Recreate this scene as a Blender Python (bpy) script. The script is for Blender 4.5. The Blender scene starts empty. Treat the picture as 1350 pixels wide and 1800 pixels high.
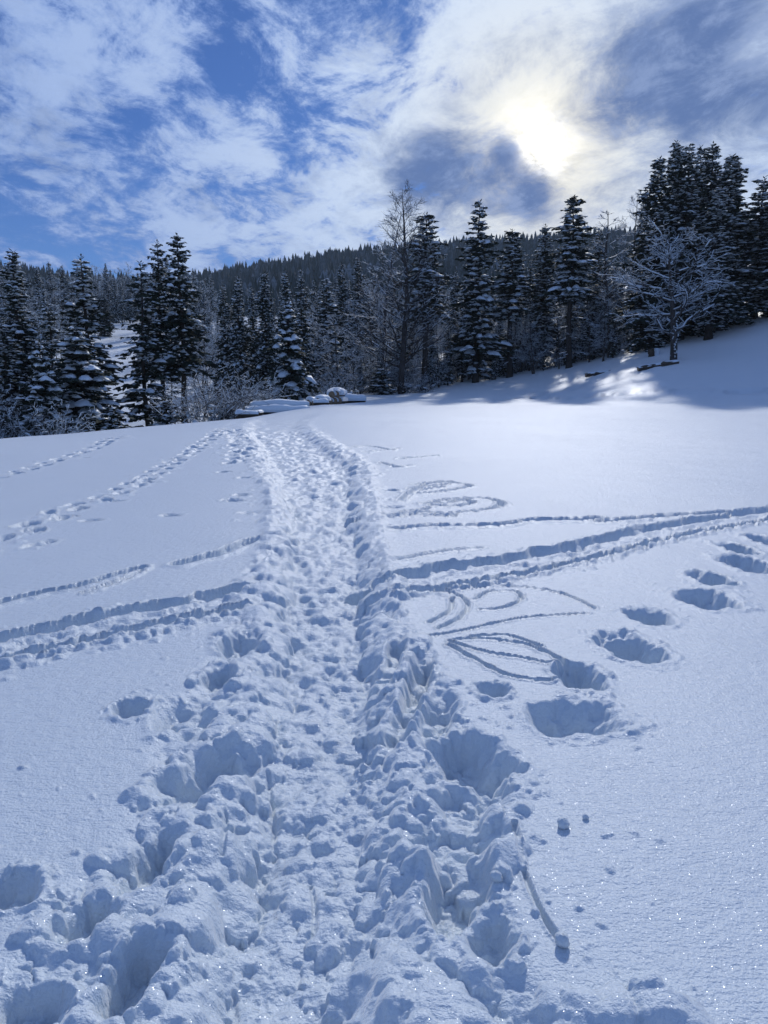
import bpy, math, random
import numpy as np
from mathutils import Vector, Matrix

# ------------------------------------------------------------------ scene, camera, sky, sun
SC = bpy.context.scene
COL = SC.collection
CAM_H = 1.6
PITCH = math.radians(8.95)
FPX = 1333.0                                   # focal length in pixels of the 1350x1800 photograph
cam_data = bpy.data.cameras.new('camera')
cam_data.sensor_fit = 'HORIZONTAL'
cam_data.sensor_width = 36.0
cam_data.lens = 36.0 * FPX / 1350.0
cam_data.clip_start = 0.05
cam_data.clip_end = 6000
cam = bpy.data.objects.new('camera', cam_data)
COL.objects.link(cam)
cam.location = (0, 0, CAM_H)
cam.rotation_euler = (math.pi / 2 - PITCH, 0, 0)
SC.camera = cam
SC.view_settings.view_transform = 'Standard'
SC.view_settings.look = 'None'
SC.view_settings.gamma = 1.0
SC.view_settings.exposure = 0.0
SC.view_settings.use_curve_mapping = False
SC.cycles.use_denoising = True
SC.cycles.use_adaptive_sampling = True
SC.cycles.adaptive_threshold = 0.025
SC.cycles.max_bounces = 4
SC.cycles.diffuse_bounces = 2
SC.cycles.glossy_bounces = 2
SC.cycles.volume_bounces = 0
SC.cycles.sample_clamp_direct = 12.0
SC.cycles.sample_clamp_indirect = 4.0

SUN_AZ = math.radians(11.5)                    # to the right of the view direction
SUN_EL = math.radians(32.0)


def pix_dir(px, py):
    """world direction of a photograph pixel"""
    x = (px - 675.0) / FPX
    v = (900.0 - py) / FPX
    return Vector((x, math.cos(PITCH) + v * math.sin(PITCH), -math.sin(PITCH) + v * math.cos(PITCH)))


class NT:
    """tiny helper that writes shader node graphs as expressions"""
    def __init__(self, tree):
        self.t = tree
        tree.nodes.clear()

    def node(self, kind, **kw):
        n = self.t.nodes.new(kind)
        for k, v in kw.items():
            setattr(n, k, v)
        return n

    def put(self, sock, val):
        if isinstance(val, bpy.types.NodeSocket):
            self.t.links.new(val, sock)
        elif val is not None:
            try:
                sock.default_value = val
            except Exception:
                sock.default_value = (*val, 1.0)

    def math(self, op, a, b=None, c=None, clamp=False):
        n = self.node('ShaderNodeMath', operation=op, use_clamp=clamp)
        self.put(n.inputs[0], a)
        self.put(n.inputs[1], b)
        if c is not None:
            self.put(n.inputs[2], c)
        return n.outputs[0]

    def add(self, a, b): return self.math('ADD', a, b)
    def sub(self, a, b): return self.math('SUBTRACT', a, b)
    def mul(self, a, b): return self.math('MULTIPLY', a, b)

    def vmath(self, op, a, b=None, scale=None):
        n = self.node('ShaderNodeVectorMath', operation=op)
        self.put(n.inputs[0], a)
        if b is not None:
            self.put(n.inputs[1], b)
        if scale is not None:
            self.put(n.inputs['Scale'], scale)
        return n.outputs['Value'] if op in ('DOT_PRODUCT', 'LENGTH', 'DISTANCE') else n.outputs[0]

    def noise(self, vec, scale, detail=4, rough=0.5, dist=0.0, lac=2.0, color=False):
        n = self.node('ShaderNodeTexNoise')
        self.put(n.inputs['Vector'], vec)
        self.put(n.inputs['Scale'], scale)
        self.put(n.inputs['Detail'], detail)
        self.put(n.inputs['Roughness'], rough)
        self.put(n.inputs['Lacunarity'], lac)
        self.put(n.inputs['Distortion'], dist)
        return n.outputs['Color'] if color else n.outputs['Fac']

    def step(self, v, a, b, lo=0.0, hi=1.0):
        n = self.node('ShaderNodeMapRange', interpolation_type='SMOOTHSTEP')
        self.put(n.inputs[0], v)
        for i, q in enumerate((a, b, lo, hi)):
            self.put(n.inputs[i + 1], q)
        return n.outputs[0]

    def mix(self, f, a, b, mode='MIX'):
        n = self.node('ShaderNodeMix', data_type='RGBA', blend_type=mode)
        self.put(n.inputs[0], f)
        self.put(n.inputs[6], a)
        self.put(n.inputs[7], b)
        return n.outputs[2]


world = bpy.data.worlds.new('World')
SC.world = world
world.use_nodes = True
W = NT(world.node_tree)
tc = W.node('ShaderNodeTexCoord')
DIR = W.vmath('NORMALIZE', tc.outputs['Generated'])
sky = W.node('ShaderNodeTexSky', sky_type='NISHITA')
sky.sun_disc = False
sky.sun_elevation = SUN_EL
sky.sun_rotation = SUN_AZ
sky.altitude = 900
sky.air_density = 1.0
sky.dust_density = 0.3
sky.ozone_density = 2.5
sepd = W.node('ShaderNodeSeparateXYZ')
W.put(sepd.inputs[0], DIR)
DX, DY, DZ = sepd.outputs


def lobe(px, py, sig):
    """soft round patch of sky about a direction, sigma in degrees"""
    d = pix_dir(px, py).normalized()
    s = math.radians(sig)
    dot = W.vmath('DOT_PRODUCT', DIR, tuple(d))
    return W.math('EXPONENT', W.mul(W.sub(dot, 1.0), 1.0 / (s * s)))


def lobes(items):
    tot = None
    for px, py, sig, w in items:
        t = W.mul(lobe(px, py, sig), w)
        tot = t if tot is None else W.add(tot, t)
    return tot


# cloud layer: directions projected on a flat deck, so that cells shrink towards the horizon
den = W.math('MAXIMUM', W.add(DZ, 0.16), 0.06)
comb = W.node('ShaderNodeCombineXYZ')
W.put(comb.inputs[0], W.math('DIVIDE', DX, den))
W.put(comb.inputs[1], W.math('DIVIDE', DY, den))
deck = comb.outputs[0]
mp = W.node('ShaderNodeMapping')
W.put(mp.inputs['Vector'], deck)
mp.inputs['Rotation'].default_value = (0, 0, math.radians(-52))
mp.inputs['Scale'].default_value = (1.0, 0.74, 1.0)


def noise2(vec, scale, detail, rough, color=False):
    n = W.node('ShaderNodeTexNoise', noise_dimensions='2D')
    W.put(n.inputs['Vector'], vec)
    for k, v in (('Scale', scale), ('Detail', detail), ('Roughness', rough)):
        n.inputs[k].default_value = v
    return n.outputs['Color'] if color else n.outputs['Fac']


warp = noise2(mp.outputs[0], 3.3, 1, 0.5, True)
wv = W.vmath('SCALE', W.vmath('SUBTRACT', warp, (0.5, 0.5, 0.5)), scale=0.13)
P1 = W.vmath('ADD', mp.outputs[0], wv)
n_big = W.sub(noise2(P1, 3.6, 7, 0.64), 0.5)
n_mid = W.sub(noise2(W.vmath('ADD', P1, (7.3, 2.1, 0.4)), 10.5, 6, 0.72), 0.5)

cover = lobes([
    (245, 250, 2.5, -0.36), (390, 80, 2.8, -0.22), (460, 320, 2.0, -0.28), (50, 405, 3.0, -0.22), (190, 440, 2.2, -0.16),
    (560, 200, 2.2, -0.22), (740, 160, 2.2, -0.14), (980, 45, 1.8, -0.16),
    (110, 140, 5.5, 0.26), (430, 262, 1.5, 0.30), (300, 275, 1.5, 0.22), (330, 385, 2.6, 0.24), (130, 345, 2.0, 0.14), (580, 330, 2.8, 0.26),
    (520, 420, 3.0, 0.2), (800, 400, 4.0, 0.25), (690, 255, 2.0, 0.24), (610, 110, 2.4, 0.18), (860, 50, 2.8, 0.20), (940, 230, 5.5, 0.36), (1230, 190, 8.0, 0.45)])
dens = W.add(W.add(W.mul(n_big, 1.45), W.mul(n_mid, 1.15)), W.add(cover, 0.15))
amount = W.step(dens, -0.08, 0.30)
thick = W.step(dens, 0.05, 0.55)

dark = lobes([(800, 292, 2.1, 0.66), (715, 318, 1.6, 0.40), (890, 268, 0.9, 0.45), (935, 346, 1.2, 0.66), (870, 372, 1.6, 0.30), (1160, 105, 3.6, 0.50),
              (1300, 60, 3.4, 0.30), (1270, 210, 4.0, 0.25), (60, 230, 1.8, 0.25)])
shade = W.step(W.add(W.add(dark, W.mul(n_mid, 0.9)), W.mul(n_big, -0.9)), -0.08, 0.72)

sun_px = (952, 262)
core = lobe(*sun_px, 0.8)
halo = lobe(*sun_px, 5.0)
wide = lobe(*sun_px, 15.0)
blue = W.mix(1.0, sky.outputs[0], (0.23, 0.36, 0.60, 1), 'MULTIPLY')
lit = W.mix(thick, W.mix(wide, (1.7, 2.6, 5.3, 1), (3.8, 4.7, 7.2, 1)), W.mix(wide, (3.3, 4.2, 6.6, 1), (7.8, 8.1, 8.8, 1)))
lit = W.mix(W.mul(halo, 0.9), lit, (9.6, 8.2, 6.4, 1))
slate = W.mix(W.step(W.add(n_mid, n_big), -0.16, 0.22), (1.15, 1.75, 3.5, 1), (2.5, 3.1, 4.9, 1))
cloud = W.mix(shade, lit, slate)
allsky = W.mix(amount, blue, cloud)
veil = W.sub(1.0, W.mul(W.step(W.add(dark, W.mul(n_mid, 0.8)), 0.25, 0.75), 0.9))
patchy = W.math('MAXIMUM', W.add(0.8, W.add(W.mul(n_mid, 3.5), W.mul(n_big, 3.0))), 0.1)
glow_f = W.mul(W.mul(W.add(W.mul(core, 12.0), W.mul(lobe(*sun_px, 2.1), 6.0)), patchy), veil)
glow = W.vmath('SCALE', (1.0, 0.93, 0.76), scale=glow_f)
allsky = W.vmath('ADD', W.vmath('MULTIPLY', allsky, (1.0, 1.11, 1.21)), glow)
bg = W.node('ShaderNodeBackground')
W.put(bg.inputs['Color'], allsky)
bg.inputs['Strength'].default_value = 0.1
wo = W.node('ShaderNodeOutputWorld')
W.t.links.new(bg.outputs[0], wo.inputs['Surface'])
world.cycles.sampling_method = 'NONE'


sun_data = bpy.data.lights.new('sun', 'SUN')
sun_data.energy = 2.45
sun_data.angle = math.radians(3.0)
sun_data.color = (1.0, 0.985, 0.96)
sun = bpy.data.objects.new('sun', sun_data)
COL.objects.link(sun)
sdir = Vector((math.sin(SUN_AZ) * math.cos(SUN_EL), math.cos(SUN_AZ) * math.cos(SUN_EL), math.sin(SUN_EL)))
sun.rotation_euler = sdir.to_track_quat('Z', 'Y').to_euler()

# ------------------------------------------------------------------ helpers
rng = np.random.default_rng(11)
random.seed(11)
MATS = {}


def material(name):
    m = bpy.data.materials.new(name)
    m.use_nodes = True
    MATS[name] = m
    return m, NT(m.node_tree)


def finish(nt, shader, disp=None):
    o = nt.node('ShaderNodeOutputMaterial')
    nt.t.links.new(shader, o.inputs['Surface'])


def mesh_np(name, verts, quads=None, tris=None, mats=(), smooth=True, mat_idx=None):
    """mesh from numpy arrays"""
    me = bpy.data.meshes.new(name)
    verts = np.asarray(verts, np.float32)
    loops, starts, totals = [], [], []
    n = 0
    for arr, k in ((quads, 4), (tris, 3)):
        if arr is None or len(arr) == 0:
            continue
        arr = np.asarray(arr, np.int32)
        loops.append(arr.ravel())
        starts.append(n + np.arange(len(arr), dtype=np.int32) * k)
        totals.append(np.full(len(arr), k, np.int32))
        n += arr.size
    loops = np.concatenate(loops)
    starts = np.concatenate(starts)
    totals = np.concatenate(totals)
    me.vertices.add(len(verts))
    me.vertices.foreach_set('co', verts.ravel())
    me.loops.add(len(loops))
    me.loops.foreach_set('vertex_index', loops)
    me.polygons.add(len(starts))
    me.polygons.foreach_set('loop_start', starts)
    me.polygons.foreach_set('loop_total', totals)
    if mat_idx is not None:
        me.polygons.foreach_set('material_index', np.asarray(mat_idx, np.int32))
    me.polygons.foreach_set('use_smooth', np.full(len(starts), smooth, bool))
    me.update(calc_edges=True)
    for m in mats:
        me.materials.append(m)
    return me


def link(name, data=None, parent=None, loc=None, rot=None, scale=None):
    o = bpy.data.objects.new(name, data)
    COL.objects.link(o)
    if parent is not None:
        o.parent = parent
    if loc is not None:
        o.location = loc
    if rot is not None:
        o.rotation_euler = rot
    if scale is not None:
        o.scale = scale
    return o


def tag(o, label, cat, group=None):
    o['label'] = label
    o['category'] = cat
    if group:
        o['group'] = group
    return o


# 2D gradient noise
_perm = np.random.default_rng(5).permutation(4096).astype(np.int64)
_grad = np.random.default_rng(6).uniform(0, 2 * np.pi, 4096)
_gx, _gy = np.cos(_grad), np.sin(_grad)


def perlin(x, y):
    xi = np.floor(x).astype(np.int64)
    yi = np.floor(y).astype(np.int64)
    xf, yf = x - xi, y - yi
    u = xf * xf * xf * (xf * (xf * 6 - 15) + 10)
    v = yf * yf * yf * (yf * (yf * 6 - 15) + 10)

    def g(ix, iy, fx, fy):
        h = _perm[(_perm[ix & 4095] + iy) & 4095]
        return _gx[h] * fx + _gy[h] * fy
    a = g(xi, yi, xf, yf)
    b = g(xi + 1, yi, xf - 1, yf)
    c = g(xi, yi + 1, xf, yf - 1)
    d = g(xi + 1, yi + 1, xf - 1, yf - 1)
    return (a + u * (b - a)) + v * ((c + u * (d - c)) - (a + u * (b - a)))


def fbm(x, y, octv=4, gain=0.5):
    s, a, t = 0.0, 1.0, 0.0
    for i in range(octv):
        s = s + a * perlin(x * 2 ** i + 17.3 * i, y * 2 ** i - 9.1 * i)
        t += a
        a *= gain
    return s / t


def sstep(v, a, b):
    t = np.clip((v - a) / (b - a), 0, 1)
    return t * t * (3 - 2 * t)


# ------------------------------------------------------------------ the lie of the land
def pix_polar(px, py):
    d = pix_dir(px, py)
    hor = math.hypot(d.x, d.y)
    return math.atan2(d.x, d.y), d.z / hor


CTRL = []                                      # (theta, r, z)


def cp(px, py, r):
    th, e = pix_polar(px, py)
    CTRL.append((th, r, CAM_H + r * e))


def cz(px, r, z):
    CTRL.append((pix_polar(px, 700)[0], r, z))


for th in (-60, -30, -10, 10, 30, 60):
    for r in (2.5, 6.0):
        CTRL.append((math.radians(th), r, 0.0))
cz(675, 11, 0.04); cz(200, 11, 0.0); cz(1200, 11, 0.06)
cp(505, 762, 24); cp(60, 800, 23); cp(900, 765, 24); cp(1300, 765, 25)
for a in ((620, 713, 46), (800, 713, 48), (1000, 712, 48), (1200, 713, 46), (1350, 717, 44),
          (0, 771, 31), (100, 765, 32), (200, 757, 34), (300, 748, 36), (400, 738, 38), (445, 733, 39.5), (500, 722, 42), (560, 711, 46),
          (1350, 705, 50), (1200, 703, 51), (1000, 706, 55),
          (1350, 640, 62), (1350, 562, 80), (1250, 590, 78), (1180, 628, 68), (1100, 660, 63), (1100, 630, 74), (1000, 648, 78), (1000, 680, 66),
          (835, 673, 80), (850, 695, 64), (700, 690, 74), (620, 698, 68),
          (205, 690, 85), (205, 640, 110), (205, 590, 155)):
    cp(*a)
cz(-60, 46, -2.2); cz(100, 47, -2.2); cz(200, 50, -1.9); cz(290, 54, -1.8); cz(400, 60, -1.0); cz(500, 62, 0.2)
cz(0, 85, 0.5); cz(0, 150, 11); cz(420, 150, 13); cz(420, 90, 2.0); cz(700, 150, 12); cz(1000, 150, 17); cz(1350, 150, 26)
RIDGE = ((-80, 480), (0, 496), (100, 508), (215, 528), (300, 518), (440, 492), (600, 467), (700, 458), (800, 451), (1000, 437), (1150, 427), (1350, 417), (1450, 412))
for px, py in RIDGE:
    th, e = pix_polar(px, py)
    CTRL.append((th, 720, CAM_H + 720 * e))
    CTRL.append((th, 1150, (CAM_H + 720 * e) * 0.75))
    CTRL.append((th, 360, CAM_H + 360 * (0.60 * e + 0.031)))
for th, r, z in ((55, 30, 2.4), (55, 80, 12), (55, 250, 40), (55, 720, 150), (55, 1150, 120), (-55, 30, -0.8), (-55, 50, -3), (-55, 150, 9), (-55, 360, 45), (-55, 720, 120), (-55, 1150, 90)):
    CTRL.append((math.radians(th), r, z))


def _uv(th, r):
    return np.asarray(th) * 2.2, np.log(np.asarray(r) + 5.0)


def _tk(d2):
    return 0.5 * d2 * np.log(d2 + 1e-12)


_c = np.array(CTRL)
_cu, _cv = _uv(_c[:, 0], _c[:, 1])
_val = _c[:, 2] / (_c[:, 1] + 10.0) / (_c[:, 1] ** 2 / (_c[:, 1] ** 2 + 9.0))
_n = len(_c)
_K = _tk((_cu[:, None] - _cu) ** 2 + (_cv[:, None] - _cv) ** 2) + np.eye(_n) * 2e-4
_P = np.stack([np.ones(_n), _cu, _cv], 1)
_A = np.block([[_K, _P], [_P.T, np.zeros((3, 3))]])
_w = np.linalg.solve(_A, np.concatenate([_val, np.zeros(3)]))


def zbase_polar(th, r):
    th = np.asarray(th, float)
    r = np.asarray(r, float)
    th, r = np.broadcast_arrays(th, r)
    shp = th.shape
    tc = np.clip(th.ravel(), -1.05, 1.05)
    rr = r.ravel()
    u, v = _uv(tc, rr)
    out = _w[_n] + _w[_n + 1] * u + _w[_n + 2] * v
    for i in range(_n):
        out = out + _w[i] * _tk((u - _cu[i]) ** 2 + (v - _cv[i]) ** 2)
    out = out * (rr + 10.0) * (rr ** 2 / (rr ** 2 + 9.0))
    out = out * (1 - sstep(np.abs(th.ravel()), 1.2, 2.4))
    return out.reshape(shp)


def zbase(x, y):
    return zbase_polar(np.arctan2(x, y), np.hypot(x, y))


_rs = np.exp(np.linspace(math.log(0.8), math.log(900), 700))


def ground_pix(px, py, rmax=900.0):
    """where the view ray through a photograph pixel first meets the smooth ground -> (x, y, z)"""
    th, e = pix_polar(px, py)
    z = zbase_polar(np.full_like(_rs, th), _rs)
    f = CAM_H + e * _rs - z
    k = np.nonzero((f[1:] <= 0) & (f[:-1] > 0))[0]
    if len(k) == 0:
        r = 40.0
    else:
        k = k[0]
        r = _rs[k] + (_rs[k + 1] - _rs[k]) * f[k] / (f[k] - f[k + 1])
    r = min(r, rmax)
    x, y = r * math.sin(th), r * math.cos(th)
    return x, y, float(zbase(x, y))


def ground_at(px, r):
    """the ground in the direction of a photograph column at a distance"""
    th = pix_polar(px, 690)[0]
    x, y = r * math.sin(th), r * math.cos(th)
    return x, y, float(zbase(x, y))

# ------------------------------------------------------------------ snow materials
def snow_material(name, grain=1.0, sparkle=True):
    m, n = material(name)
    geo = n.node('ShaderNodeNewGeometry')
    pos = geo.outputs['Position']
    fine = n.noise(pos, 95.0, 3, 0.6)
    mid = n.noise(pos, 17.0, 3, 0.55)
    tone = n.noise(pos, 0.9, 3, 0.5)
    col = n.mix(tone, (0.58, 0.67, 0.735, 1), (0.65, 0.73, 0.785, 1))
    b1 = n.node('ShaderNodeBump')
    b1.inputs['Strength'].default_value = 0.55 * grain
    b1.inputs['Distance'].default_value = 0.012
    n.put(b1.inputs['Height'], fine)
    b2 = n.node('ShaderNodeBump')
    b2.inputs['Strength'].default_value = 0.35 * grain
    b2.inputs['Distance'].default_value = 0.03
    n.put(b2.inputs['Height'], mid)
    n.t.links.new(b1.outputs[0], b2.inputs['Normal'])
    mpw = n.node('ShaderNodeMapping')
    n.put(mpw.inputs['Vector'], pos)
    mpw.inputs['Rotation'].default_value = (0, 0, math.radians(35))
    mpw.inputs['Scale'].default_value = (14.0, 70.0, 30.0)
    b3 = n.node('ShaderNodeBump')
    b3.inputs['Strength'].default_value = 0.30 * grain
    b3.inputs['Distance'].default_value = 0.012
    n.put(b3.inputs['Height'], n.noise(mpw.outputs[0], 1.0, 2, 0.5))
    n.t.links.new(b2.outputs[0], b3.inputs['Normal'])
    p = n.node('ShaderNodeBsdfPrincipled')
    n.put(p.inputs['Base Color'], col)
    p.inputs['Roughness'].default_value = 0.50
    p.inputs['IOR'].default_value = 1.31
    p.inputs['Sheen Weight'].default_value = 1.0
    p.inputs['Sheen Roughness'].default_value = 0.4
    p.inputs['Specular IOR Level'].default_value = 1.0
    n.t.links.new(b3.outputs[0], p.inputs['Normal'])
    out = p.outputs[0]
    if sparkle:
        v = n.node('ShaderNodeTexVoronoi')
        v.inputs['Scale'].default_value = 780.0
        n.put(v.inputs['Vector'], pos)
        sp = n.node('ShaderNodeSeparateColor')
        n.put(sp.inputs[0], v.outputs['Color'])
        pick = n.math('GREATER_THAN', sp.outputs[2], 0.972)
        tilt = n.vmath('SCALE', n.vmath('SUBTRACT', v.outputs['Color'], (0.5, 0.5, 0.5)), scale=0.9)
        nn = n.vmath('NORMALIZE', n.vmath('ADD', geo.outputs['Normal'], tilt))
        g = n.node('ShaderNodeBsdfGlossy')
        g.inputs['Color'].default_value = (0.9, 0.93, 1, 1)
        g.inputs['Roughness'].default_value = 0.16
        n.put(g.inputs['Normal'], nn)
        mx = n.node('ShaderNodeMixShader')
        n.put(mx.inputs[0], n.mul(pick, 0.22))
        n.t.links.new(out, mx.inputs[1])
        n.t.links.new(g.outputs[0], mx.inputs[2])
        out = mx.outputs[0]
    finish(n, out)
    return m


SNOW = snow_material('snow_on_field')
SNOW_TREE = snow_material('snow_on_boughs', 0.4, False)

# ------------------------------------------------------------------ the snow field: one sheet, finer near the viewer
NEAR_R, FAR_STRIDE = 26.0, 3
rows = [0.45, 0.6, 0.75, 0.9, 1.0, 1.1]
while rows[-1] < NEAR_R:
    r = rows[-1]
    rows.append(r + min(max(0.75 * (r * r + 2.56) / (1.6 * 758), 0.005), 0.06))
n_near = len(rows)
while rows[-1] < 1150:
    r = rows[-1]
    rows.append(r + min(0.08 + (r - NEAR_R) * 0.028, 30))
RR = np.array(rows)
half = list(np.linspace(0, 34.2, 382))
stepd = half[-1] - half[-2]
while half[-1] < 176:
    stepd = min(stepd * 1.14, 5.0)
    half.append(half[-1] + stepd)
while (2 * len(half) - 1) % FAR_STRIDE != 0:
    half.append(half[-1] + 0.5 * (180 - half[-1]))
TH = np.radians(np.array([-h for h in half[:0:-1]] + half))
NR, NC = len(RR), len(TH)
Xg = RR[:, None] * np.sin(TH)[None, :]
Yg = RR[:, None] * np.cos(TH)[None, :]
thc = np.linspace(-math.pi, math.pi, 241)
Zc = zbase_polar(thc[None, :], RR[:, None])
Zg = np.stack([np.interp(TH, thc, Zc[i]) for i in range(NR)])
D = np.zeros((NR, NC))                          # relief of the snow itself
E = np.zeros((NR, NC))                          # clods lying on it


def window(x, y, rad):
    """slice of the grid around a point (empty slice if behind the seam)"""
    r = math.hypot(x, y)
    th = math.atan2(x, y)
    i0 = np.searchsorted(RR, r - rad)
    i1 = np.searchsorted(RR, r + rad) + 1
    dth = min(rad / max(r, 0.05) * 1.05, 1.5)
    j0 = np.searchsorted(TH, th - dth)
    j1 = np.searchsorted(TH, th + dth) + 1
    return slice(max(i0 - 1, 0), min(i1, NR)), slice(max(j0 - 1, 0), min(j1, NC))


def d_at(x, y):
    i = min(max(np.searchsorted(RR, math.hypot(x, y)), 0), NR - 1)
    j = min(max(np.searchsorted(TH, math.atan2(x, y)), 0), NC - 1)
    return D[i, j]


def lump(x, y, rad, h, sink=0.25, ang=0.0, asp=1.0):
    """a clod of snow: rounded, crisp where it meets the ground"""
    s = window(x, y, rad * max(1.0, asp) + 0.03)
    dx, dy = Xw[s] - x, Yw[s] - y
    c, sn = math.cos(ang), math.sin(ang)
    u, v = (dx * c + dy * sn) / asp, -dx * sn + dy * c
    q = (u * u + v * v) / (rad * rad)
    i = min(np.searchsorted(RR, math.hypot(x, y)), NR - 1)
    j = min(np.searchsorted(TH, math.atan2(x, y)), NC - 1)
    e0 = min(E[i, j] * 0.75, 0.07)
    slope = 0.6 * (D[i, j] - D[s])
    top = e0 - h * sink + h * np.clip(1 - q, 0, 1) ** 0.62 + np.clip(slope, -0.3 * rad, 0.3 * rad)
    E[s] = np.where(q < 1, np.maximum(E[s], top), E[s])


def hole(x, y, a, b, ang, depth, rim=0.02, steep=0.36):
    """a boot hole: steep sides, flat-ish floor, an uneven low rim"""
    R = max(a, b) * 1.6
    s = window(x, y, R)
    dx, dy = Xg[s] - x, Yg[s] - y
    c, sn = math.cos(ang), math.sin(ang)
    u, v = (dx * c + dy * sn) / a, (-dx * sn + dy * c) / b
    wob = 0.32 * perlin(Xg[s] * 8 + 3.1, Yg[s] * 8) + 0.10 * perlin(Xg[s] * 22, Yg[s] * 22 + 5)
    q = (np.abs(u) ** 2.6 + np.abs(v) ** 2.6) ** (1 / 2.6) + wob
    f = 1 - sstep(q, steep, 1.0)
    E[s] *= 1 - 0.85 * f
    D[s] = D[s] * (1 - f) + f * np.minimum(D[s], -depth + 0.02 * perlin(Xg[s] * 14, Yg[s] * 14)) + rim * np.exp(-((q - 1.12) / 0.16) ** 2) * (0.3 + np.abs(wob) * 4)


def groove(pts, w, depth, ridge=0.0, rough=0.0, wr=1.8):
    """a line pressed into the snow along world points"""
    for (x0, y0), (x1, y1) in zip(pts[:-1], pts[1:]):
        L = math.hypot(x1 - x0, y1 - y0)
        if L < 1e-5:
            continue
        s = window((x0 + x1) / 2, (y0 + y1) / 2, L / 2 + w * 3.2)
        dx, dy = Xg[s] - x0, Yg[s] - y0
        t = np.clip((dx * (x1 - x0) + dy * (y1 - y0)) / (L * L), 0, 1)
        d = np.hypot(dx - t * (x1 - x0), dy - t * (y1 - y0))
        if rough:
            d = d * (1 + rough * perlin(Xg[s] * 6 / max(w * 10, 0.6), Yg[s] * 6 / max(w * 10, 0.6)) * 1.6)
        f = np.where(d < w, (1 - (d / w) ** 2) ** 0.9, 0)
        G[s] = np.maximum(G[s], f * depth)
        if ridge:
            RG[s] = np.maximum(RG[s], ridge * np.exp(-((d - w * 1.35) / (w * 0.4)) ** 2))


def smooth_pts(pts, n=8):
    """Catmull-Rom through points"""
    P = [np.array(p, float) for p in pts]
    P = [2 * P[0] - P[1]] + P + [2 * P[-1] - P[-2]]
    out = []
    for i in range(1, len(P) - 2):
        for k in range(n):
            t = k / n
            a, b, c, d = P[i - 1], P[i], P[i + 1], P[i + 2]
            out.append(0.5 * ((2 * b) + (c - a) * t + (2 * a - 5 * b + 4 * c - d) * t * t + (3 * b - a - 3 * c + d) * t ** 3))
    out.append(P[-2])
    return out


def track(pix, n=8):
    """photograph polyline -> world polyline on the ground"""
    return smooth_pts([ground_pix(a, b)[:2] for a, b in pix], n)


nearr = slice(0, n_near + 60)
Xw, Yw = Xg.copy(), Yg.copy()
for fq, am in ((16.0, 0.020), (48.0, 0.005)):
    Xw[nearr] += am * perlin(Xg[nearr] * fq + 31, Yg[nearr] * fq) * 1.6
    Yw[nearr] += am * perlin(Xg[nearr] * fq, Yg[nearr] * fq + 57) * 1.6
# soft drifts
D[:] += 0.05 * fbm(Xg * 0.22, Yg * 0.22, 2) * sstep(RR, 1, 8)[:, None]
D[nearr] += 0.012 * fbm(Xg[nearr] * 1.3, Yg[nearr] * 1.3, 3)
D += (0.5 * fbm(Xg * 0.06, Yg * 0.06, 3)) * sstep(RR, 52, 75)[:, None]

# the trodden path: centre, half width of the floor, left and right limits of the churned snow (photograph rows)
PATH = [(1795, 500, 165, -40, 1010), (1700, 510, 155, 10, 940), (1600, 520, 145, 60, 905), (1500, 535, 128, 175, 880), (1400, 548, 115, 235, 880),
        (1300, 562, 104, 275, 850), (1200, 573, 96, 335, 790), (1100, 578, 86, 388, 720), (1000, 576, 78, 432, 690), (950, 574, 70, 462, 675),
        (900, 568, 66, 478, 665), (850, 560, 68, 468, 655), (820, 548, 74, 440, 652), (800, 530, 66, 418, 622), (780, 510, 56, 405, 585), (760, 490, 47, 398, 550),
        (745, 480, 42, 398, 536), (730, 500, 38, 432, 556), (719, 550, 30, 505, 600)]
py_, pc_, ph_, pl_, pr_ = [], [], [], [], []
for row, c, hw, l, r in PATH:
    w = ground_pix(c, row)
    sc = ground_pix(c + 10, row)[0] - w[0]
    py_.append(w[1]); pc_.append(w[0]); ph_.append(hw * sc / 10); pl_.append(w[0] + (l - c) * sc / 10); pr_.append(w[0] + (r - c) * sc / 10)
py_, pc_, ph_, pl_, pr_ = (np.array(a) for a in (py_, pc_, ph_, pl_, pr_))
P_END = py_[-1]


def path_at(y):
    return np.interp(y, py_, pc_), np.interp(y, py_, ph_), np.interp(y, py_, pl_), np.interp(y, py_, pr_)


front = (np.abs(TH) < 1.2)[None, :] & (RR < P_END * 1.05)[:, None]
C_, H_, L_, R_ = path_at(Yg)
wob = 0.10 * fbm(Xg * 1.6, Yg * 1.6, 3)
inside = sstep(Xg - (L_ - 0.02) + wob * 1.6, 0.0, 0.16) * sstep((R_ + 0.02) - Xg + wob * 1.6, 0.0, 0.16)
floor_f = 1 - sstep(np.abs(Xg - C_) + wob * 0.7, H_ * 0.62, H_ * 1.25 + 0.05)
endf = 1 - sstep(Yg, P_END * 0.72, P_END)
churn = 0.085 * fbm(Xg * 3.2, Yg * 3.2, 3) + 0.04 * fbm(Xg * 7.5 + 4, Yg * 7.5, 2)
D += np.where(front, inside * endf * (-0.035 + churn), 0)
D += np.where(front, floor_f * endf * (-0.095 + 0.35 * churn), 0)
bank = np.exp(-((np.abs(Xg - C_) - H_ * 1.35 - 0.05) / 0.11) ** 2)
D += np.where(front, bank * endf * 0.026 * (0.6 + 3.0 * np.abs(wob) / 0.10 * 0.3), 0)
del bank, churn, wob

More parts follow.
